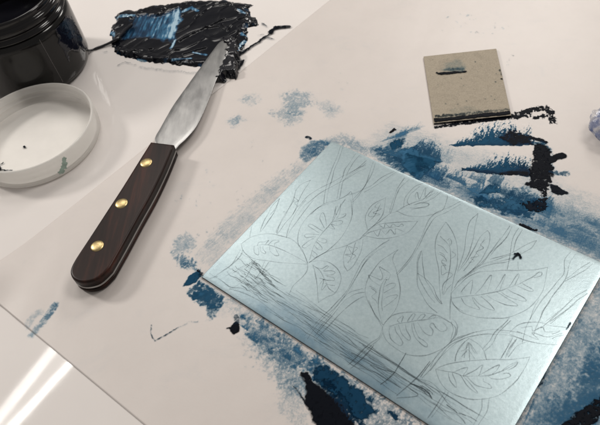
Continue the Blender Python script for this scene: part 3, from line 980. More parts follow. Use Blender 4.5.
T(345, 230, K, [
    [(210, 65), (150, 110), (90, 170), (50, 250), (0, 335), (-60, 400), (-130, 470), (-215, 560)],
    [(235, 52), (180, 90), (130, 140), (90, 195)], [(215, 85), (160, 120), (110, 170), (60, 250), (0, 350), (-65, 425), (-140, 495), (-200, 580)],
    [(283, 105), (240, 130), (180, 175), (130, 245), (107, 310), (118, 370), (150, 430), (200, 505)],
    [(283, 105), (258, 135), (255, 165), (272, 215), (290, 290), (290, 360), (260, 435), (202, 505)],
    [(220, 250), (190, 300), (180, 360), (178, 425), (202, 505)], [(220, 262), (207, 300), (196, 370), (198, 430)],
    [(185, 295), (150, 275), (128, 250), (128, 240), (165, 255), (190, 265), (200, 240), (182, 200), (195, 202), (238, 232), (232, 262), (215, 262)],
    [(210, 300), (240, 285), (267, 285), (258, 305), (205, 335)],
    [(205, 368), (240, 350), (275, 345), (268, 365), (205, 410)],
    [(128, 298), (162, 315), (168, 335)], [(138, 310), (165, 330), (142, 352), (160, 372), (172, 390)],
    [(0, 350), (40, 325), (95, 312)], [(0, 372), (50, 342), (105, 330)], [(0, 420), (60, 372), (105, 352)],
    [(0, 350), (-30, 385), (-85, 460), (-145, 530)], [(0, 372), (-40, 420), (-90, 480), (-160, 560)], [(0, 420), (-50, 470), (-115, 540), (-165, 590)],
    [(408, 108), (390, 160), (387, 210), (400, 270), (440, 340), (478, 388)]])
T(375, 300, K, [
    [(40, 145), (60, 110), (110, 75), (190, 65), (280, 70), (350, 90), (405, 125), (430, 155), (410, 210), (370, 250), (300, 285), (220, 297), (150, 280), (80, 235), (45, 185), (40, 145)],
    [(405, 115), (415, 160), (403, 210)], [(410, 100), (437, 135), (430, 185), (398, 222)],
    [(75, 140), (130, 125), (190, 115), (260, 105), (340, 95), (405, 122)],
    [(78, 145), (75, 170), (82, 200), (105, 228), (135, 242), (147, 230), (135, 200), (115, 175), (105, 140)],
    [(125, 132), (135, 165), (155, 195), (180, 213), (188, 200), (170, 165), (160, 130)],
    [(197, 122), (198, 160), (215, 200), (240, 228), (272, 250), (278, 235), (262, 218), (235, 200), (215, 165), (205, 122)],
    [(225, 118), (245, 150), (270, 180), (300, 188), (308, 165), (293, 140), (297, 124), (312, 128), (328, 152), (355, 167), (378, 160), (380, 140), (362, 122)],
    [(130, 122), (120, 108), (140, 88), (150, 90), (140, 118)], [(172, 115), (190, 85), (205, 72), (212, 78), (195, 110)],
    [(222, 105), (245, 80), (260, 75), (265, 85), (245, 105)], [(282, 98), (305, 83), (325, 85), (310, 98)],
    [(40, 145), (20, 110), (0, 80), (-35, 0)], [(40, 145), (20, 200), (-20, 225), (-65, 262), (-110, 300)], [(42, 175), (15, 215), (-30, 250), (-80, 300)],
    [(480, 185), (420, 210), (370, 255), (300, 330), (240, 410)], [(480, 200), (430, 230), (360, 290), (300, 360), (250, 415)],
    [(165, 280), (130, 340), (100, 385), (60, 425)],
    [(425, 325), (440, 270), (478, 220)]])
T(430, 320, K, [
    [(490, 72), (400, 55), (320, 52), (250, 62), (170, 90), (110, 120), (50, 170), (0, 250)],
    [(490, 98), (400, 80), (330, 75), (260, 78), (190, 95), (130, 120), (80, 160), (40, 220), (0, 268)],
    [(205, 98), (160, 140), (140, 180), (133, 220)], [(205, 98), (260, 130), (290, 175), (300, 212)],
    [(205, 120), (210, 212)], [(180, 200), (190, 165), (205, 125), (228, 160), (240, 178)], [(165, 165), (188, 155), (205, 120), (252, 180)],
    [(168, 195), (190, 170), (205, 160), (238, 205)], [(0, 0)] * 1 + [(-1, 1)],
    [(30, 262), (100, 232), (200, 218), (300, 210), (400, 210), (478, 205), (530, 195)],
    [(30, 262), (60, 340), (120, 390), (200, 418), (300, 418), (380, 390), (450, 330), (500, 262), (530, 195)],
    [(30, 262), (120, 278), (180, 297), (260, 298), (330, 290), (400, 262), (465, 228)],
    [(120, 278), (160, 262), (200, 252), (190, 275), (180, 297), (240, 265), (278, 240), (268, 275), (258, 297)],
    [(258, 295), (310, 265), (368, 238), (352, 268), (328, 290)], [(385, 268), (420, 240), (466, 224), (452, 245), (412, 268)],
    [(388, 285), (418, 283), (425, 298), (390, 312), (330, 312), (310, 298)],
    [(98, 278), (108, 325), (138, 357), (140, 340), (125, 300), (118, 282)],
    [(160, 292), (200, 350), (245, 388), (246, 375), (205, 330), (178, 300)],
    [(195, 300), (235, 340), (280, 358), (325, 362), (318, 345), (285, 325), (282, 312)],
    [(415, 0), (350, 60), (315, 112), (280, 155)], [(430, 0), (362, 70), (328, 130), (290, 165)],
    [(440, 95), (410, 145), (375, 208)], [(460, 100), (430, 150), (400, 203)]])
T(500, 300, 4.83, [
    [(45, 160), (80, 125), (140, 107), (200, 110), (250, 125), (325, 132)], [(45, 165), (110, 190), (190, 210), (278, 215)],
    [(0, 155), (45, 160)], [(80, 152), (120, 165), (185, 192), (155, 158), (230, 178), (300, 160)],
    [(100, 135), (150, 128), (160, 150), (205, 130), (222, 155), (290, 148), (250, 165)], [(250, 188), (275, 175), (308, 170)],
    [(50, 185), (30, 240), (5, 280)], [(75, 190), (45, 235), (25, 275)], [(130, 200), (80, 225), (40, 275)],
    [(0, 140), (45, 85)], [(185, 0), (160, 50), (145, 95)], [(245, 0), (210, 50), (190, 95)],
    [(350, 0), (290, 50), (220, 105)], [(372, 5), (320, 50), (240, 105)]])
T(420, 345, K, [
    [(330, 285), (325, 340), (285, 425)], [(368, 280), (355, 350), (310, 425)],
    [(135, 245), (100, 300), (40, 390)], [(150, 250), (115, 310), (60, 385)],
    [(5, 180), (60, 200), (120, 250), (200, 300), (280, 350), (365, 398)],
    [(20, 200), (90, 240), (150, 310), (200, 350), (260, 380), (305, 405)],
    [(110, 345), (180, 360), (230, 400), (240, 420)], [(0, 260), (50, 300), (100, 330), (150, 380), (220, 420)]])
T(420, 345, K, [[(0, 215), (40, 250), (65, 285)], [(0, 225), (38, 262), (60, 280)], [(8, 215), (50, 240), (68, 262)],
                [(140, 315), (180, 345), (200, 362)], [(205, 360), (245, 375)]], press=0.95, w=0.6)
T(340, 345, K, [
    [(120, 0), (200, 55), (260, 80), (340, 130), (400, 170), (478, 205)], [(0, 10), (100, 70), (200, 120), (290, 145)],
    [(60, 40), (150, 85), (230, 120), (300, 160), (380, 205), (478, 260)], [(100, 120), (200, 150), (260, 190), (330, 230)],
    [(370, 230), (412, 268), (300, 282)], [(180, 0), (120, 70), (55, 125)], [(150, 0), (90, 60), (45, 105)],
    [(478, 85), (420, 160), (300, 270)], [(478, 100), (430, 165)], [(350, 40), (290, 145), (215, 210)],
    [(160, 105), (240, 165), (320, 225)], [(0, 45), (90, 95), (180, 150), (250, 205)]], press=0.7)
T(340, 345, K, [[(370, 205), (420, 220), (478, 255)], [(390, 210), (440, 230), (478, 245)]], press=0.95, w=0.6)
T(195, 250, K, [
    [(75, 125), (130, 155), (185, 195), (250, 205), (330, 240)], [(80, 150), (120, 140)],
    [(180, 205), (240, 222), (330, 262), (380, 300), (470, 365)],
    [(240, 0), (200, 70), (150, 110), (90, 150)], [(255, 0), (235, 40), (190, 80)],
    [(370, 60), (345, 120), (320, 150)], [(390, 65), (350, 130)], [(320, 55), (290, 110), (250, 170), (180, 210)], [(300, 60), (270, 100)]])

# the dense scribbled bands: long wobbly lines along the lower edge of the plate
rb = random.Random(3)


def pxy(u, v):      # plate mm -> table mm
    p = p0 + ex * u + ey * v
    return p


BAND = []
for k in range(36):
    u0 = rb.uniform(8, 120); ln = rb.uniform(28, 85); e0 = rb.gauss(17, 5.0); sl = rb.uniform(-.07, .03)
    pts = []
    n = int(ln / 6)
    wv = e0
    for i in range(n + 1):
        wv += rb.gauss(0, .40)
        pts.append((u0 + ln * i / n, PWD - max(wv - 4.0 * (u0 / 150.0) + sl * ln * i / n, 2.0)))
    BAND.append((pts, rb.uniform(.2, .65), rb.uniform(.28, .5)))
for k in range(46):     # short hatching at the left corner
    u0 = rb.uniform(8, 40); e0 = rb.uniform(12, 30) - (u0 - 8) * .12; ln = rb.uniform(8, 24)
    pts = [(u0 + ln * i / 4, PWD - e0 + rb.gauss(0, .45) + rb.uniform(-.03, .06) * ln * i / 4) for i in range(5)]
    BAND.append((pts, rb.uniform(.25, .6), rb.uniform(.3, .55)))
for k in range(9):      # cross strokes
    u0 = rb.uniform(10, 44); e0 = rb.uniform(12, 26)
    pts = [(u0 + rb.gauss(0, .4), PWD - e0 - 6), (u0 - 1.5, PWD - e0), (u0 - 3, PWD - e0 + 6)]
    BAND.append((pts, .4, .35))
# one continuous small back-and-forth scribble
pts = []
for i in range(34):
    pts.append((22 + i * .75 + (3.5 if i % 2 else -3.5) + rb.gauss(0, .7), PWD - 28 + i * .22 + rb.gauss(0, .4)))
BAND.append((pts, .5, .4))


def build_lines():
    bm = bmesh.new(); lay = bm.verts.layers.float.new('press')
    rr = random.Random(9); z = PZ + 0.00003
    items = []
    for pts, press, w in LN:
        if len(pts) < 2 or abs(pts[0][0] - pts[-1][0]) + abs(pts[0][1] - pts[-1][1]) < .5: pass
        items.append((mmp(pts, PZ), press, w))
    for pts, press, w in BAND:
        items.append(([tuple(pxy(u, v)) for u, v in pts], press, w))
    for P, press, w in items:
        C = catmull(P, 6)
        z += 0.0000007
        n = len(C); prev = None
        ph = rr.uniform(0, 10)
        for i, c in enumerate(C):
            a = C[max(i - 1, 0)]; b = C[min(i + 1, n - 1)]
            dx, dy = b[0] - a[0], b[1] - a[1]; L = math.hypot(dx, dy) or 1
            nx, ny = -dy / L, dx / L
            wob = math.sin(i * .7 + ph) * .10
            cx, cy = c[0] + nx * wob, c[1] + ny * wob
            # keep inside the plate
            q = np.array([cx, cy]) - p0; u = q @ ex; v = q @ ey
            if not (0.8 < u < PL - 0.8 and 0.8 < v < PWD - 0.8): prev = None; continue
            t = i / max(n - 1, 1)
            hw = w * .5 * (0.65 + .35 * math.sin(math.pi * t)) * (0.85 + .3 * math.sin(i * .37 + ph * 2))
            pr = press * (0.80 + 0.2 * math.sin(i * .23 + ph * 3))
            v1 = bm.verts.new(((cx + nx * hw) * MM, (cy + ny * hw) * MM, z)); v2 = bm.verts.new(((cx - nx * hw) * MM, (cy - ny * hw) * MM, z))
            v1[lay] = pr; v2[lay] = pr
            if prev: bm.faces.new((prev[1], v2, v1, prev[0]))
            prev = (v1, v2)
    for f in bm.faces:
        f.normal_update()
        if f.normal.z < 0: f.normal_flip()
    return bm


pm.modifiers.new('wn', 'WEIGHTED_NORMAL').weight = 100
o = link_bm('leaf_drawing', build_lines(), M_LINE, plate)
o['label'] = 'fine etched line drawing of leaves and stems'

# small very dark blue fleck on the plate
fl = [S([(513.5, 261), (517, 255.5), (520.5, 260)], 0.98, .92, soft=.5, r=.55, line=1, br=.2, wob=1.6), S([(514, 256), (517, 256)], .95, .92, soft=.5, r=.55, line=1, br=.2, wob=1)]
build_smear('ink_fleck', fl, plate, PZ + 0.0002, 'tiny dark blue ink fleck', res=0.25)
# ink caught at the plate's left tip and right edge
fl = [S([(199, 272.5), (203, 277)], .9, .9, soft=.6, r=.7, line=1, br=.6, wob=2.5), S([(566, 331), (570, 325)], .85, .95, soft=.5, r=.4, line=1, br=.5, wob=1.5)]
build_smear('ink_fleck', fl[:1], plate, PZ + 0.0002, 'dark ink caught on the left corner', res=0.25)
build_smear('ink_fleck', fl[1:], plate, PZ + 0.0002, 'dark ink caught on the right edge', res=0.25)

# ================================================================== the card
CT = 0.0018
cz = SZ + CT
cpts = [at(px, py, cz)[:2] for px, py in [(423.6, 56.4), (496.3, 48.6), (511.3, 115.4), (433.9, 123.2)]]
card = empty('cardboard_scraper', (cpts[0][0], cpts[0][1], 0))
tag(card, 'small grey chipboard scraper card with one inky black edge lying on the work sheet', 'card')
cb = link_bm('card_board', prism(cpts[::-1], SZ + 0.0001, cz, 0.0002, 2), M_CARD, card, smooth=False)
cb.data.materials.append(M_INKFLAT)
for pf in cb.data.polygons:
    if pf.normal.y < -0.5 and pf.area > 1e-6: pf.material_index = 1
ce = [S([(434.5, 122.4), (455, 120.8), (478, 118.0), (510, 114.9)], .995, 1.0, soft=.9, r=1.7, line=1, br=.25, wob=1.8, lowv=.05, ns=2),
      S([(436, 118.5), (460, 117), (476, 114.5), (508, 111.5)], .55, .8, soft=1.3, r=.9, line=1, br=.97, wob=3),
      S([(450, 112), (470, 108), (480, 114), (455, 118)], .20, .5, soft=3, br=.95, ns=.9, wob=4)]


def clip_to_card(o):
    bm = bmesh.new(); bm.from_mesh(o.data)
    q = [(x * 1000, y * 1000) for x, y in cpts]
    X = np.array([v.co.x * 1000 for v in bm.verts]); Y = np.array([v.co.y * 1000 for v in bm.verts])
    sd = poly_sd(X, Y, q)
    bm.verts.ensure_lookup_table()
    bmesh.ops.delete(bm, geom=[bm.verts[i] for i in np.nonzero(sd < 0.3)[0]], context='VERTS')
    bm.to_mesh(o.data); bm.free()


o = build_smear('inky_edge', ce, card, cz, 'thick black ink along the working edge', res=.3); clip_to_card(o)
cm = [S([(437, 75.5), (444, 76), (452, 75), (465, 74)], .97, .93, soft=.8, r=1.1, line=1, br=.45, wob=2.2),
      S([(441, 73), (446, 66), (458, 62), (465, 68), (464, 73)], .30, .16, soft=2.6, br=.5, ns=1.5, wob=4),
      S([(446, 72), (462, 71)], .4, .5, soft=1.5, r=1.5, line=1, br=.5, wob=3)]
rc = random.Random(2)
for _ in range(26):
    x = rc.uniform(430, 502); y = rc.uniform(60, 112)
    cm.append(S([(x, y), (x + .4, y + .3)], rc.uniform(.25, .7), .7, soft=.5, r=rc.uniform(.1, .4), line=1, br=.3, wob=1))
cm += [S([(499.5, 72), (501.5, 78)], .6, .8, soft=.6, r=.5, line=1, br=.6, wob=1.5), S([(501, 81), (503, 81.5)], .8, .9, soft=.5, r=.5, line=1, wob=1)]
o = build_smear('ink_mark', cm, card, cz, 'short black ink mark with a grey-blue smudge above it', res=.3); clip_to_card(o)

# ================================================================== palette knife
kA = at(160, 145); kB = at(84, 282)
kth = math.atan2(kA[1] - kB[1], kA[0] - kB[0])
knife = empty('palette_knife', (kB[0], kB[1], 0))
tag(knife, 'palette knife with riveted dark wood handle, its steel blade tip in the wet black ink', 'palette knife')
HZ0, HZT0, HZT1, HZ1 = 0.0006, 0.0062, 0.0078, 0.0140
L_ = [at(*p, HZ1)[:2] for p in [(150.6, 141.5), (137, 163), (122, 187), (105, 213), (88, 239), (76, 257)]]
BUTT = [at(*p, HZ1)[:2] for p in [(71.2, 266), (70, 273), (73.5, 279), (82, 282), (93, 280.5), (101, 276)]]
R_ = [at(px, py, HZT1)[:2] for px, py in [(113, 272.5), (119, 262), (128, 246), (141, 222), (155, 197), (167, 172), (176, 150)]]
hout = catmull(L_, 3)[:-1] + catmull([L_[-1]] + BUTT + [R_[0]], 4)[1:-1] + catmull(R_, 3)
hout = [tuple(p) for p in hout]
M_WOOD = mat_wood(-(kth - math.pi / 2)); M_STEEL = mat_steel(-(kth - math.pi / 2))
# mapping rotates coordinates so that the grain runs along the handle


def scaled(pts, k):
    cx = sum(p[0] for p in pts) / len(pts); cy = sum(p[1] for p in pts) / len(pts)
    out = []
    n = len(pts)
    for i in range(n):
        a = Vector(pts[i - 1]); b = Vector(pts[(i + 1) % n]); t = (b - a).normalized()
        nrm = Vector((t.y, -t.x))
        if nrm.dot(Vector(pts[i]) - Vector((cx, cy))) < 0: nrm = -nrm
        out.append(tuple(Vector(pts[i]) + nrm * k))
    return out


h = link_bm('handle_scale', prism(hout, HZT1, HZ1, 0.0020, 5), M_WOOD, knife)
h['label'] = 'upper dark wood handle scale'
h2 = link_bm('handle_scale', prism(hout, HZT0, HZ0, 0.0022, 5), M_WOOD, knife)
h2['label'] = 'lower dark wood handle scale'
link_bm('tang', prism(scaled(hout, 0.00012), HZT0 - 0.00001, HZT1 + 0.00001), M_STEEL, knife, smooth=False)
for o_ in (h, h2):
    md = o_.modifiers.new('wn', 'WEIGHTED_NORMAL'); md.keep_sharp = False

for px, py in [(146.2, 162.8), (121.5, 203.5), (97.3, 246)]:
    x, y, _ = at(px, py, HZ1)
    R = 0.0047
    prof = [(R, HZ1 - .001), (R, HZ1 + .0001), (R * .92, HZ1 + .00045), (R * .7, HZ1 + .0008), (R * .35, HZ1 + .00100), (0.00001, HZ1 + .00105)]
    link_bm('rivet', lathe(prof, x, y, 32), M_BRASS, knife)

# blade
BT = 0.0011
bl_L = [(158.5, 150.5), (154.7, 141), (156, 135), (159.4, 129.4), (166, 117.5), (173.5, 104.7), (185, 88.5), (197, 71.8), (205, 61), (214.7, 47.8), (219.5, 42), (223.0, 39.8)]
bl_R = [(172, 158), (174.7, 150.6), (179, 144.5), (185.3, 138.8), (194.7, 128.2), (201, 117), (206.5, 104.7), (211, 93), (215.5, 81), (220.5, 70), (225.5, 58), (228, 49), (226.8, 42.5)]


def blade_z(px, py):
    t = min(max((150 - py) / 110.0, 0), 1)
    return 0.0064 - 0.0026 * t


def build_blade():
    nl = 60; nw = 8
    CL = catmull(bl_L, 10); CR = catmull(bl_R, 10)

    def samp(C, t):
        d = [0]
        for a, b in zip(C[:-1], C[1:]): d.append(d[-1] + math.dist(a, b))
        s = t * d[-1]
        for i in range(len(C) - 1):
            if d[i + 1] >= s - 1e-9:
                k = (s - d[i]) / max(d[i + 1] - d[i], 1e-9)
                return (C[i][0] + (C[i + 1][0] - C[i][0]) * k, C[i][1] + (C[i + 1][1] - C[i][1]) * k)
        return C[-1]
    bm = bmesh.new(); top = []; bot = []
    for i in range(nl + 1):
        a = samp(CL, i / nl); b = samp(CR, i / nl)
        rt = []; rbm = []
        for j in range(nw + 1):
            t = j / nw
            px = a[0] + (b[0] - a[0]) * t; py = a[1] + (b[1] - a[1]) * t
            z = blade_z(px, py) + BT
            x, y, _ = at(px, py, z)
            ed = 1 if j in (0, nw) else 0
            rt.append(bm.verts.new((x, y, z - 0.00030 * ed)))
            rbm.append(bm.verts.new((x, y, z - BT + 0.00030 * ed)))
        top.append(rt); bot.append(rbm)
    for i in range(nl):
        for j in range(nw):
            bm.faces.new((top[i][j], top[i][j + 1], top[i + 1][j + 1], top[i + 1][j]))
            bm.faces.new((bot[i][j], bot[i + 1][j], bot[i + 1][j + 1], bot[i][j + 1]))
        bm.faces.new((top[i][0], top[i + 1][0], bot[i + 1][0], bot[i][0]))
        bm.faces.new((top[i][nw], bot[i][nw], bot[i + 1][nw], top[i + 1][nw]))
    for e in (0, nl):
        for j in range(nw):
            bm.faces.new((top[e][j], bot[e][j], bot[e][j + 1], top[e][j + 1]))
    bmesh.ops.recalc_face_normals(bm, faces=bm.faces[:])
    return bm


bo = link_bm('blade', build_blade(), M_STEEL, knife)
bo.modifiers.new('wn', 'WEIGHTED_NORMAL')


# ================================================================== pile of wet ink
def height_mesh(name, X, Y, Hh, keep, zb, attrs, mat, parent):
    fk = keep[:-1, :-1] & keep[1:, :-1] & keep[:-1, 1:] & keep[1:, 1:]
    used = np.zeros_like(keep)
    used[:-1, :-1] |= fk; used[1:, :-1] |= fk; used[:-1, 1:] |= fk; used[1:, 1:] |= fk
    idx = -np.ones(X.shape, int); idx[used] = np.arange(used.sum())
    V = np.stack([X[used] * MM, Y[used] * MM, zb + Hh[used] * MM], 1)
    fi, fj = np.nonzero(fk)
    Fc = np.stack([idx[fi, fj], idx[fi + 1, fj], idx[fi + 1, fj + 1], idx[fi, fj + 1]], 1)
    me = bpy.data.meshes.new(name)
    me.vertices.add(len(V)); me.vertices.foreach_set('co', V.ravel())
    me.loops.add(Fc.size); me.loops.foreach_set('vertex_index', Fc.ravel())
    me.polygons.add(len(Fc)); me.polygons.foreach_set('loop_start', np.arange(len(Fc)) * 4)
    me.polygons.foreach_set('loop_total', np.full(len(Fc), 4))
    me.update(calc_edges=True)
    for nm, arr in attrs.items():
        a = me.attributes.new(nm, 'FLOAT', 'POINT'); a.data.foreach_set('value', arr[used].astype(np.float32))
    return link_me(name, me, mat, parent)


pile = empty('ink_pile', at(180, 35))
tag(pile, 'spread heap of glossy wet black and blue ink around the blade tip on the table', 'ink')
OUT = [(113, 46), (111.2, 36), (111.5, 27), (114, 24), (116.5, 21), (116.3, 16), (119.5, 12.5), (126, 10.2), (134, 11.5), (139, 9.5), (144, 8.4), (152, 6), (158, 5.2), (165, 6), (171, 3.8), (179, 2.6), (190, 1.6), (203, .6), (216, .4), (228, 1.2),
       (236, 2.6), (245, 3.6), (252.5, 6), (249, 9), (250, 13), (254, 18), (257.5, 25), (252, 27.5), (247, 28), (248.5, 35), (247, 42), (244, 50), (240, 57), (238, 66), (233, 75), (228, 69), (223, 67), (215, 69), (206, 68), (198, 67.5), (184, 66), (170, 64), (157, 63.2), (144, 62.2), (136, 60), (128, 58), (121, 56), (115.5, 52.5)]
P = mmp(catmull(OUT + OUT[:1], 3)[:-1])
res = 0.27
xs = [p[0] for p in P]; ys = [p[1] for p in P]
X, Y = np.meshgrid(np.arange(min(xs) - 6, max(xs) + 6, res), np.arange(min(ys) - 6, max(ys) + 6, res), indexing='ij')
wx = (fbm(X / 5, Y / 5, 2) - .5) * 5; wy = (fbm(X / 5 + 50, Y / 5 + 20, 2) - .5) * 5
sd = poly_sd(X + wx, Y + wy, P)
blueq = mmp([(133, 17), (146, 15), (158, 17), (179, 9), (183, 20), (175, 39), (172, 44), (150, 39), (121, 41), (127, 30)])
bq = smooth(poly_sd(X + wx * 1.3, Y + wy * 1.3, blueq), -2.5, 4.5)
th = math.atan2(mmp([(179, 9)])[0][1] - mmp([(165, 42)])[0][1], mmp([(179, 9)])[0][0] - mmp([(165, 42)])[0][0])
u = X * math.cos(th) + Y * math.sin(th); v = -X * math.sin(th) + Y * math.cos(th)
streak = fbm(u / 22, v / 1.5, 4)
Hh = 1.35 * smooth(sd, 0, 2.4) + 0.55 * smooth(sd, 1, 5) * (1 - smooth(sd, 6, 11))            # rolled rim
Hh += 1.2 * (fbm(X / 15, Y / 15, 2) - .35) * smooth(sd, 2, 9)
Hh += 0.42 * (fbm(X / 5.0, Y / 5.0, 2) - .45) * smooth(sd, .5, 3) * (1 - smooth(sd, 6, 14) * .8) * 1.4
_a, _b = mmp([(181, 43), (225, 20.5)]); _t = math.atan2(_b[1] - _a[1], _b[0] - _a[0])
u2 = X * math.cos(_t) + Y * math.sin(_t); v2 = -X * math.sin(_t) + Y * math.cos(_t)
q2 = vnoise(u2 / 26 + 3.3, v2 / 10 + 8.1 + .15 * vnoise(u2 / 9, v2 / 9)); q3 = vnoise(u2 / 17 + 13.3, v2 / 7 + 2.1)
rg = np.exp(-((q2 - .5) / .07) ** 2)
Hh += (0.55 * rg + 1.0 * q2) * smooth(sd, 1.5, 6) * (1 - bq)
Hh += (streak - .5) * .55 * bq - .75 * bq
for pts, hgt, rad in [([(181, 43), (192, 37), (208, 29), (225, 20.5)], 1.5, 1.0), ([(184, 56), (196, 52), (206, 49.5)], 1.3, 1.0), ([(170, 56), (175, 52), (180, 52)], 1.2, .9),
                      ([(157, 17), (162, 13), (166, 9)], 1.5, 1.0), ([(128, 57), (135, 53), (140, 54)], 1.1, .9), ([(150, 51), (153, 50)], 1.5, .8),
                      ([(222, 26), (228, 33), (232, 28)], 1.2, .8), ([(230, 50), (235, 40), (239, 33)], 1.4, .9), ([(196, 20), (212, 8), (226, 6)], .7, 1.2),
                      ([(203, 30), (220, 28), (223, 31)], 1.0, .8), ([(231, 5), (236, 12), (243, 14)], 1.2, .9), ([(118, 20), (126, 17), (133, 19)], 1.2, 1.2),
                      ([(113, 30), (117, 36), (114, 40)], 1.0, 1.0), ([(144, 60), (160, 61), (185, 62)], .7, .9), ([(238, 22), (246, 20), (252, 24)], 1.0, .9), ([(226, 60), (231, 66), (234, 58)], 1.3, 1.0)]:
    d = line_sd(X + wx * .3, Y + wy * .3, mmp(pts))
    Hh += hgt * np.exp(-(d / rad) ** 2) * smooth(sd, 0, 1.5)
keep = sd > 0.0
other = fbm(X / 7 + 5, Y / 7 + 3, 3)
edgeblue = smooth(1 - sd / 6, 0, 1) * smooth(other, .52, .66)
# pale blue pockets in the rim: left notch, right flank
pk = np.zeros_like(X)
for pts, r in [([(118, 19.5), (128, 18), (134, 17)], 1.8), ([(113, 34), (115, 38)], 1.6), ([(242, 36), (247, 37)], 1.8), ([(241, 46), (246, 42)], 1.6), ([(238, 52), (241, 48)], 1.2), ([(173, 62), (192, 61)], 1.0),
               ([(192, 9), (198, 13)], 2.0), ([(184, 13), (192, 9)], 2.4), ([(238, 12), (246, 16)], 1.2), ([(137, 60), (146, 62)], 1.0), ([(176, 42), (172, 50)], 1.5), ([(194, 54), (206, 57)], 1.2)]:
    pk = np.maximum(pk, smooth(r + .8 - line_sd(X + wx * .5, Y + wy * .5, mmp(pts)), 0, 1.6))
_lr = smooth(poly_sd(X, Y, mmp([(140, 0), (200, 0), (200, 60), (132, 60)])), -6, 14)
blue = np.clip(bq * (0.38 + .34 * _lr + .5 * (fbm(X / 6, Y / 6, 3) - .5) + .9 * (streak - .4) + .55 * smooth(poly_sd(X, Y, mmp([(166, 8), (181, 8), (183, 20), (176, 40), (166, 38), (170, 22)])), -3, 3)) + .55 * edgeblue + pk * 1.15, 0, 1.6)
height_mesh('ink_heap', X, Y, Hh, keep, 0.0, {'blue': blue}, M_WET, pile)
# strand running from the jar onto the heap
raw = [(87.5, 50.6, .0060), (90.2, 50.6, .0022), (93, 49.6, .0012), (97, 48.2, .0012), (104, 45.5, .0016), (112, 42, .0026), (117, 39.5, .0040), (121, 35, .0045), (126, 29.5, .0042), (132, 24.5, .0036)]
path = catmull([at(a, b, c) for a, b, c in raw], 5)
n = len(path)
o = link_bm('ink_strand', tube(path, [0.0011 + 0.0007 * math.sin(i * .5) * .25 + .0006 * smooth(np.array(i / n), .2, .8) for i in range(n)]), M_INKFLAT, pile)
o['label'] = 'thin strand of black ink reaching towards the jar'

ts = [S([(241, 55), (250, 48), (258, 43), (266, 37), (272, 34)], .98, 1, soft=.7, r=1.0, line=1, br=.3, wob=2.5, lowv=.1),
      S([(271, 33), (276, 28.5), (283, 28), (289, 27.5)], .98, 1, soft=.8, r=2.0, line=1, br=.45, wob=4, lowv=.1),
      S([(262, 24), (268, 28)], .7, .9, soft=.5, r=.35, line=1, br=.5), S([(258, 36), (264, 35)], .7, .9, soft=.5, r=.3, line=1, br=.6),
      S([(266, 38), (274, 40)], .8, .9, soft=.5, r=.4, line=1, br=.6, wob=3),
      S([(118, 66), (126, 62.5), (136, 66)], .5, .9, soft=.6, r=.35, line=1, br=.7, wob=3), S([(104, 53), (108, 52.5)], .5, .8, soft=.4, r=.3, line=1),
      S([(140, 68), (165, 71), (198, 74)], .35, .9, soft=.9, r=.8, line=1, br=.98, wob=4, ns=.9),
      S([(236, 72), (240, 68), (243, 62)], .9, 1, soft=.8, r=1.2, line=1, br=.5, wob=4)]
o = build_smear('ink_smear', ts, pile, 0.0006, 'thin ragged streak of ink trailing to the right', res=.3)

# blobs of ink pushed up over the blade edge (carried by the knife)
OUTB = [(219, 43), (221, 37), (229, 35), (237, 36), (240, 46), (240, 56), (238, 66), (237, 75), (233, 78), (230, 74), (226, 76), (222, 79), (216, 79), (215, 75.5), (218.5, 71), (219.5, 64), (222.5, 58), (224, 50), (223, 46)]
PB = mmp(OUTB, .004)
X, Y = np.meshgrid(np.arange(min(p[0] for p in PB) - 5, max(p[0] for p in PB) + 5, .3), np.arange(min(p[1] for p in PB) - 5, max(p[1] for p in PB) + 5, .3), indexing='ij')
wx = (fbm(X / 4.2, Y / 4.2, 2) - .5) * 7; wy = (fbm(X / 4.2 + 50, Y / 4.2 + 20, 2) - .5) * 7
sd = poly_sd(X + wx, Y + wy, PB)
Hh = 5.8 * smooth(sd, -.4, 4.2) + 2.4 * (fbm(X / 6.5, Y / 6.5, 2) - .45) * smooth(sd, .3, 2.5)
o = height_mesh('blade_ink', X, Y, Hh, sd > -0.2, 0.0007, {'blue': np.zeros_like(X)}, M_INKFLAT, knife)
o['label'] = 'lumps of wet black ink clinging to the blade edge'

# ================================================================== jar
JX, JY = -0.2935, 0.4835
jar = empty('ink_jar', (JX, JY, 0))
tag(jar, 'open round black jar of printing ink touching the white lid', 'jar')
prof = [(0.0001, 0.0008), (.044, 0.0008), (.0475, .0012), (.0500, .0035), (.0512, .0075), (.0515, .012), (.0515, .050), (.0513, .0535), (.0503, .0562), (.0490, .0574), (.0480, .0580)]
link_bm('jar_wall', lathe(prof, JX, JY, 200), M_JARLOW, jar)
prof = [(.0482, .0578), (.0500, .0585), (.0503, .0600), (.0492, .0612), (.0478, .0616), (.0476, .0636), (.0486, .0645), (.0493, .0660), (.0493, .0690), (.0485, .0702), (.0470, .0706), (.0462, .0712),
        (.0461, .0735), (.0466, .0745), (.0462, .0758), (.0448, .0764), (.0434, .0760), (.0427, .0745), (.0424, .070), (.0424, .040)]
link_bm('jar_neck', lathe(prof, JX, JY, 200), M_JAR, jar)
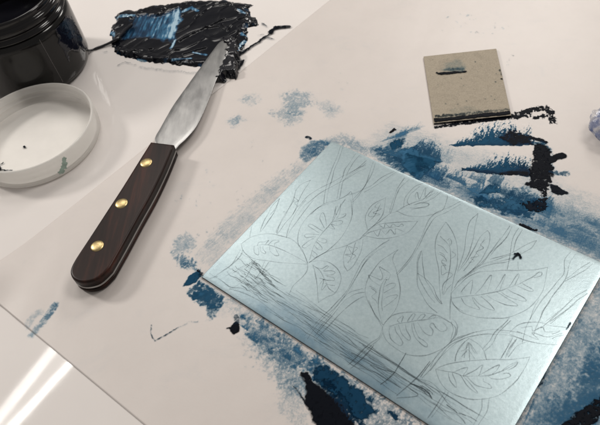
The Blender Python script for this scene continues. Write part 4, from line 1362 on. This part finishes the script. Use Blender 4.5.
# ink inside
rings = [(0.0424 * k / 40) for k in range(41)]
bm = bmesh.new(); R0 = []
for r in rings[1:]:
    R0.append([bm.verts.new((JX + r * math.cos(2 * math.pi * k / 120), JY + r * math.sin(2 * math.pi * k / 120),
                             .046 + .003 * (float(fbm(np.array(r * math.cos(2 * math.pi * k / 120) * 28 + 5), np.array(r * math.sin(2 * math.pi * k / 120) * 28 + 5), 3)) - .5) * 2 + .004 * (r / .0424) ** 3)) for k in range(120)])
c = bm.verts.new((JX, JY, .046))
for k in range(120): bm.faces.new((c, R0[0][k], R0[0][(k + 1) % 120]))
for a, b in zip(R0[:-1], R0[1:]):
    for k in range(120): bm.faces.new((a[k], b[k], b[(k + 1) % 120], a[(k + 1) % 120]))
bmesh.ops.recalc_face_normals(bm, faces=bm.faces[:])
link_bm('jar_ink', bm, M_INKFLAT, jar)


def on_jar(px, py, r=.0518):
    """where the line of sight through a point meets the jar's side"""
    lo = None
    for i in range(0, 700):
        z = .062 - i * .0001
        if z < 0: break
        x, y, _ = at(px, py, z)
        if math.hypot(x - JX, y - JY) >= r: continue
        return (math.atan2(y - JY, x - JX), z)
    return lo


def jar_patch(name, pts, rr, mat, label, thick=.0004):
    q = [on_jar(*p) for p in pts]
    q = [(a * .0515 * 1000, z * 1000) for a, z in [t for t in q if t]]
    xs = [p[0] for p in q]; ys = [p[1] for p in q]
    A, Zz = np.meshgrid(np.arange(min(xs) - 3, max(xs) + 3, .3), np.arange(max(min(ys) - 3, 1.0), min(max(ys) + 3, 54.0), .3), indexing='ij')
    w1 = (fbm(A / 5, Zz / 5) - .5) * 4; w2 = (fbm(A / 5 + 30, Zz / 5) - .5) * 4
    sd = poly_sd(A + w1, Zz + w2, q)
    keep = sd > 0
    hh = rr + thick * smooth(sd, 0, 1.5) * (1 + 1.2 * fbm(A / 6, Zz / 6, 3))
    bmj = bmesh.new(); vs = {}
    for i in range(A.shape[0] - 1):
        for j in range(A.shape[1] - 1):
            if keep[i, j] and keep[i + 1, j] and keep[i, j + 1] and keep[i + 1, j + 1]:
                f = []
                for a, b in ((i, j), (i + 1, j), (i + 1, j + 1), (i, j + 1)):
                    if (a, b) not in vs:
                        an = A[a, b] / 51.5; r = hh[a, b]
                        if Zz[a, b] < 12: r = r - .0515 + (.0475 + .004 * math.sin(min(1, (Zz[a, b] / 12)) * math.pi / 2))
                        vs[(a, b)] = bmj.verts.new((JX + r * math.cos(an), JY + r * math.sin(an), Zz[a, b] * MM))
                    f.append(vs[(a, b)])
                bmj.faces.new(f)
    bmesh.ops.recalc_face_normals(bmj, faces=bmj.faces[:])
    o = link_bm(name, bmj, mat, jar)
    if label: o['label'] = label
    return o


jar_patch('ink_drip', [(54, 30), (60, 22), (66, 16), (71, 16), (77, 26), (83, 40), (88, 49), (84, 52), (80, 48), (78, 52), (72, 50), (68, 54), (70, 62), (67, 60), (63, 50), (58, 44), (59, 38)], .0516, M_BLUEINK, 'run of wet ink down the outside of the jar')
# label edge: a narrow upright strip
a_, z_ = on_jar(41, 43)
bm = bmesh.new()
prev = None
for i in range(12):
    px = 39.5 + (64.5 - 39.5) * i / 11; py = 39.5 + (82 - 39.5) * i / 11
    q = on_jar(px, py)
    if not q: continue
    an, z = q
    an = a_ + (an - a_) * .5
    if z < .004: continue
    r = .05165 if z > .012 else .05165 - .0035 * ((.012 - z) / .012) ** 2
    v1 = bm.verts.new((JX + r * math.cos(an - .004), JY + r * math.sin(an - .004), z)); v2 = bm.verts.new((JX + r * math.cos(an + .004), JY + r * math.sin(an + .004), z))
    if prev: bm.faces.new((prev[0], prev[1], v2, v1))
    prev = (v1, v2)
bmesh.ops.recalc_face_normals(bm, faces=bm.faces[:])
link_bm('label_edge', bm, M_SEAM, jar)

# ================================================================== lid
LX, LY = -0.2637, 0.3808
lid = empty('jar_lid', (LX, LY, 0))
tag(lid, 'upturned frosted white screw lid with ink specks in front of the black jar', 'lid')
R = .0528
wall = [(R - .0035, .0006), (R - .0012, .0010), (R - .0002, .0028), (R, .006), (R + .0001, .0185), (R - .0004, .0198), (R - .0013, .0202), (R - .0021, .0197), (R - .0024, .0185),
        (R - .0024, .0160), (R - .0034, .0152), (R - .0034, .0142), (R - .0024, .0134), (R - .0024, .0112), (R - .0035, .0104), (R - .0035, .0094), (R - .0024, .0086), (R - .0025, .0050), (R - .0035, .0034)]
link_bm('lid_wall', lathe(wall, LX, LY, 200), M_LIDWALL, lid)
floor_ = [(R - .0034, .0034), (R - .0060, .0030), (.030, .0028), (.0001, .0027)]
link_bm('lid_floor', lathe(floor_, LX, LY, 120), M_LIDFLOOR, lid)
und = [(R - .0036, .0007), (.03, .0007), (.0001, .0007)]
link_bm('lid_underside', lathe(und, LX, LY, 120), M_LIDFLOOR, lid)
sp = [S([(26, 149.5), (27, 150.3)], .98, 1, soft=.5, r=.8, line=1, br=.1, wob=1), S([(22, 150), (24, 150)], .3, .6, soft=.6, r=.4, line=1, br=.3),
      S([(79.5, 101.5), (82.5, 102.8)], .98, 1, soft=.5, r=.8, line=1, br=.1, wob=1)]
build_smear('ink_speck', sp[:1], lid, .0031, 'small round black ink speck near the middle of the lid', res=.25)
build_smear('ink_speck', sp[2:], lid, .0032, 'small black ink speck by the far rim of the lid', res=.25)
sp = [S([(-8, 165), (0, 168), (3, 170), (4, 173), (-4, 176), (-10, 174)], .99, 1, soft=.5, br=.1, wob=2.5), S([(0, 169), (5, 165.5)], .98, 1, soft=.4, r=.5, line=1, br=.1), S([(2, 172), (8, 173.2), (14, 173.4)], .98, 1, soft=.4, r=.5, line=1, br=.1)]
build_smear('ink_splat', sp, lid, .0032, 'black ink splat', res=.25)
# green stain on the outside of the wall


def on_lid(px, py):
    for i in range(0, 210):
        z = .0200 - i * .0001
        x, y, _ = at(px, py, z)
        if math.hypot(x - LX, y - LY) <= R + .00025: return math.atan2(y - LY, x - LX), z
    return None


q = [on_lid(*p) for p in [(62, 160), (65, 158), (66, 166), (64, 172), (60, 174.5), (58, 173), (61, 168)]]
q = [(a * R * 1000, z * 1000) for a, z in [t for t in q if t]]
A, Zz = np.meshgrid(np.arange(min(p[0] for p in q) - 3, max(p[0] for p in q) + 3, .3), np.arange(3, 18, .3), indexing='ij')
sd = poly_sd(A + (fbm(A / 2, Zz / 2) - .5) * 5, Zz + (fbm(A / 2 + 9, Zz / 2) - .5) * 5, q)
bm = bmesh.new(); vs = {}
for i in range(A.shape[0] - 1):
    for j in range(A.shape[1] - 1):
        if min(sd[i, j], sd[i + 1, j], sd[i, j + 1], sd[i + 1, j + 1]) > -.6:
            f = []
            for a, b in ((i, j), (i + 1, j), (i + 1, j + 1), (i, j + 1)):
                if (a, b) not in vs:
                    an = A[a, b] / 1000 / R
                    vs[(a, b)] = bm.verts.new((LX + (R + .00025) * math.cos(an), LY + (R + .00025) * math.sin(an), Zz[a, b] * MM))
                f.append(vs[(a, b)])
            bm.faces.new(f)
bmesh.ops.recalc_face_normals(bm, faces=bm.faces[:])
link_bm('green_stain', bm, M_GREEN, lid)

# ================================================================== crumpled film at the right edge
fx, fy, _ = at(607, 135)
bm = bmesh.new()
bmesh.ops.create_icosphere(bm, subdivisions=4, radius=1.0)
for v in bm.verts:
    d = v.co.normalized()
    a = float(fbm(np.array(d.x * 1.6 + 5 + d.z), np.array(d.y * 1.6 + 9 - d.z * 1.3), 2))
    f1 = abs(math.sin(3.1 * (d.x * .6 + d.y * .8 + d.z * .5) + 5 * a)); f2 = abs(math.sin(4.3 * (d.x * .7 - d.y * .6 + d.z * .9) + 4 * a + 1))
    k = .86 + .25 * a - .10 * f1 - .09 * f2
    v.co = Vector((d.x * .0165 * k, d.y * .0195 * k, d.z * .0105 * k))
    v.co += Vector((fx, fy, .0095))
    if v.co.z < .0006: v.co.z = .0006
film = link_bm('crumpled_film', bm, M_FILM, None, smooth=False)
tag(film, 'crumpled ball of clear plastic film stained blue at the right edge of the sheet', 'plastic film')

# ================================================================== camera
cam = bpy.data.cameras.new('camera'); co = bpy.data.objects.new('camera', cam); col.objects.link(co)
right = ROT @ np.array([1, 0, 0]); upv = ROT @ np.array([0, -1, 0]); back = ROT @ np.array([0, 0, -1])
mw = Matrix(((right[0], upv[0], back[0], 0), (right[1], upv[1], back[1], 0), (right[2], upv[2], back[2], CH), (0, 0, 0, 1)))
co.matrix_world = mw
cam.sensor_width = 36; cam.lens = F_PX / 600 * 36
cam.clip_start = 0.01; cam.clip_end = 50
cam.dof.use_dof = True; cam.dof.focus_distance = 0.43; cam.dof.aperture_fstop = 20
scene.camera = co

# ================================================================== light: ceiling tubes, room ambient and added soft lights
w = bpy.data.worlds.new('World'); scene.world = w; w.use_nodes = True
w.node_tree.nodes['Background'].inputs['Color'].default_value = (1.0, 0.96, 0.92, 1)
w.node_tree.nodes['Background'].inputs['Strength'].default_value = 0.26


def area(name, loc, target, sx, sy, power, colr, roll_dir=None):
    l = bpy.data.lights.new(name, 'AREA'); l.shape = 'RECTANGLE'; l.size = sx; l.size_y = sy; l.energy = power; l.color = colr
    o = bpy.data.objects.new(name, l); col.objects.link(o)
    z = (Vector(loc) - Vector(target)).normalized()
    if roll_dir is None: roll_dir = Vector((1, 0, 0))
    x = (Vector(roll_dir) - z * Vector(roll_dir).dot(z)).normalized(); y = z.cross(x)
    o.matrix_world = Matrix(((x.x, y.x, z.x, loc[0]), (x.y, y.y, z.y, loc[1]), (x.z, y.z, z.z, loc[2]), (0, 0, 0, 1)))
    return o


# the twin-tube ceiling fixture whose reflection shows at the lower left
H = 2.0


def mirror(px, py):
    x, y, _ = at(px, py)
    return Vector((x + x / CH * H, y + y / CH * H, H))


for (a, b), wd, pw in ((((95, 297), (-60, 491)), .050, 1.7), (((112, 318), (-40, 482)), .032, 2.0)):
    A_ = mirror(*a); B_ = mirror(*b); mid = (A_ + B_) / 2
    area('ceiling_tube', mid, mid - Vector((0, 0, 1)), (A_ - B_).length, wd, pw, (1.0, 0.965, 0.92), (A_ - B_).normalized())
A_ = mirror(103, 307); B_ = mirror(-50, 487); mid = (A_ + B_) / 2 + Vector((0, 0, .02))
area('fixture_reflector', mid, mid - Vector((0, 0, 1)), (A_ - B_).length, .10, 0.7, (1.0, 0.965, 0.92), (A_ - B_).normalized())
# soft lights added for fill and sheen; the strongest, at left, throws shadows rightwards
area('added_soft_light', (-0.31, 0.92, 0.8), (-0.1, 0.45, 0), 0.40, 0.24, 2.2, (1.0, 0.955, 0.90))
area('added_soft_light', (-1.36, 0.88, 0.9), (-0.15, 0.4, 0), 0.20, 0.20, 12.5, (1.0, 0.955, 0.90))
area('added_soft_light', (0.60, 0.62, 1.1), (0.05, 0.3, 0), 0.42, 0.30, 6.2, (1.0, 0.96, 0.91))
area('added_soft_light', (0.45, 1.45, 0.8), (0.1, 0.5, 0), 0.40, 0.24, 5.0, (1.0, 0.96, 0.91))

# ================================================================== render
scene.render.engine = 'CYCLES'
scene.view_settings.view_transform = 'Standard'
scene.view_settings.look = 'None'
scene.view_settings.exposure = 0.0
scene.view_settings.gamma = 1.0
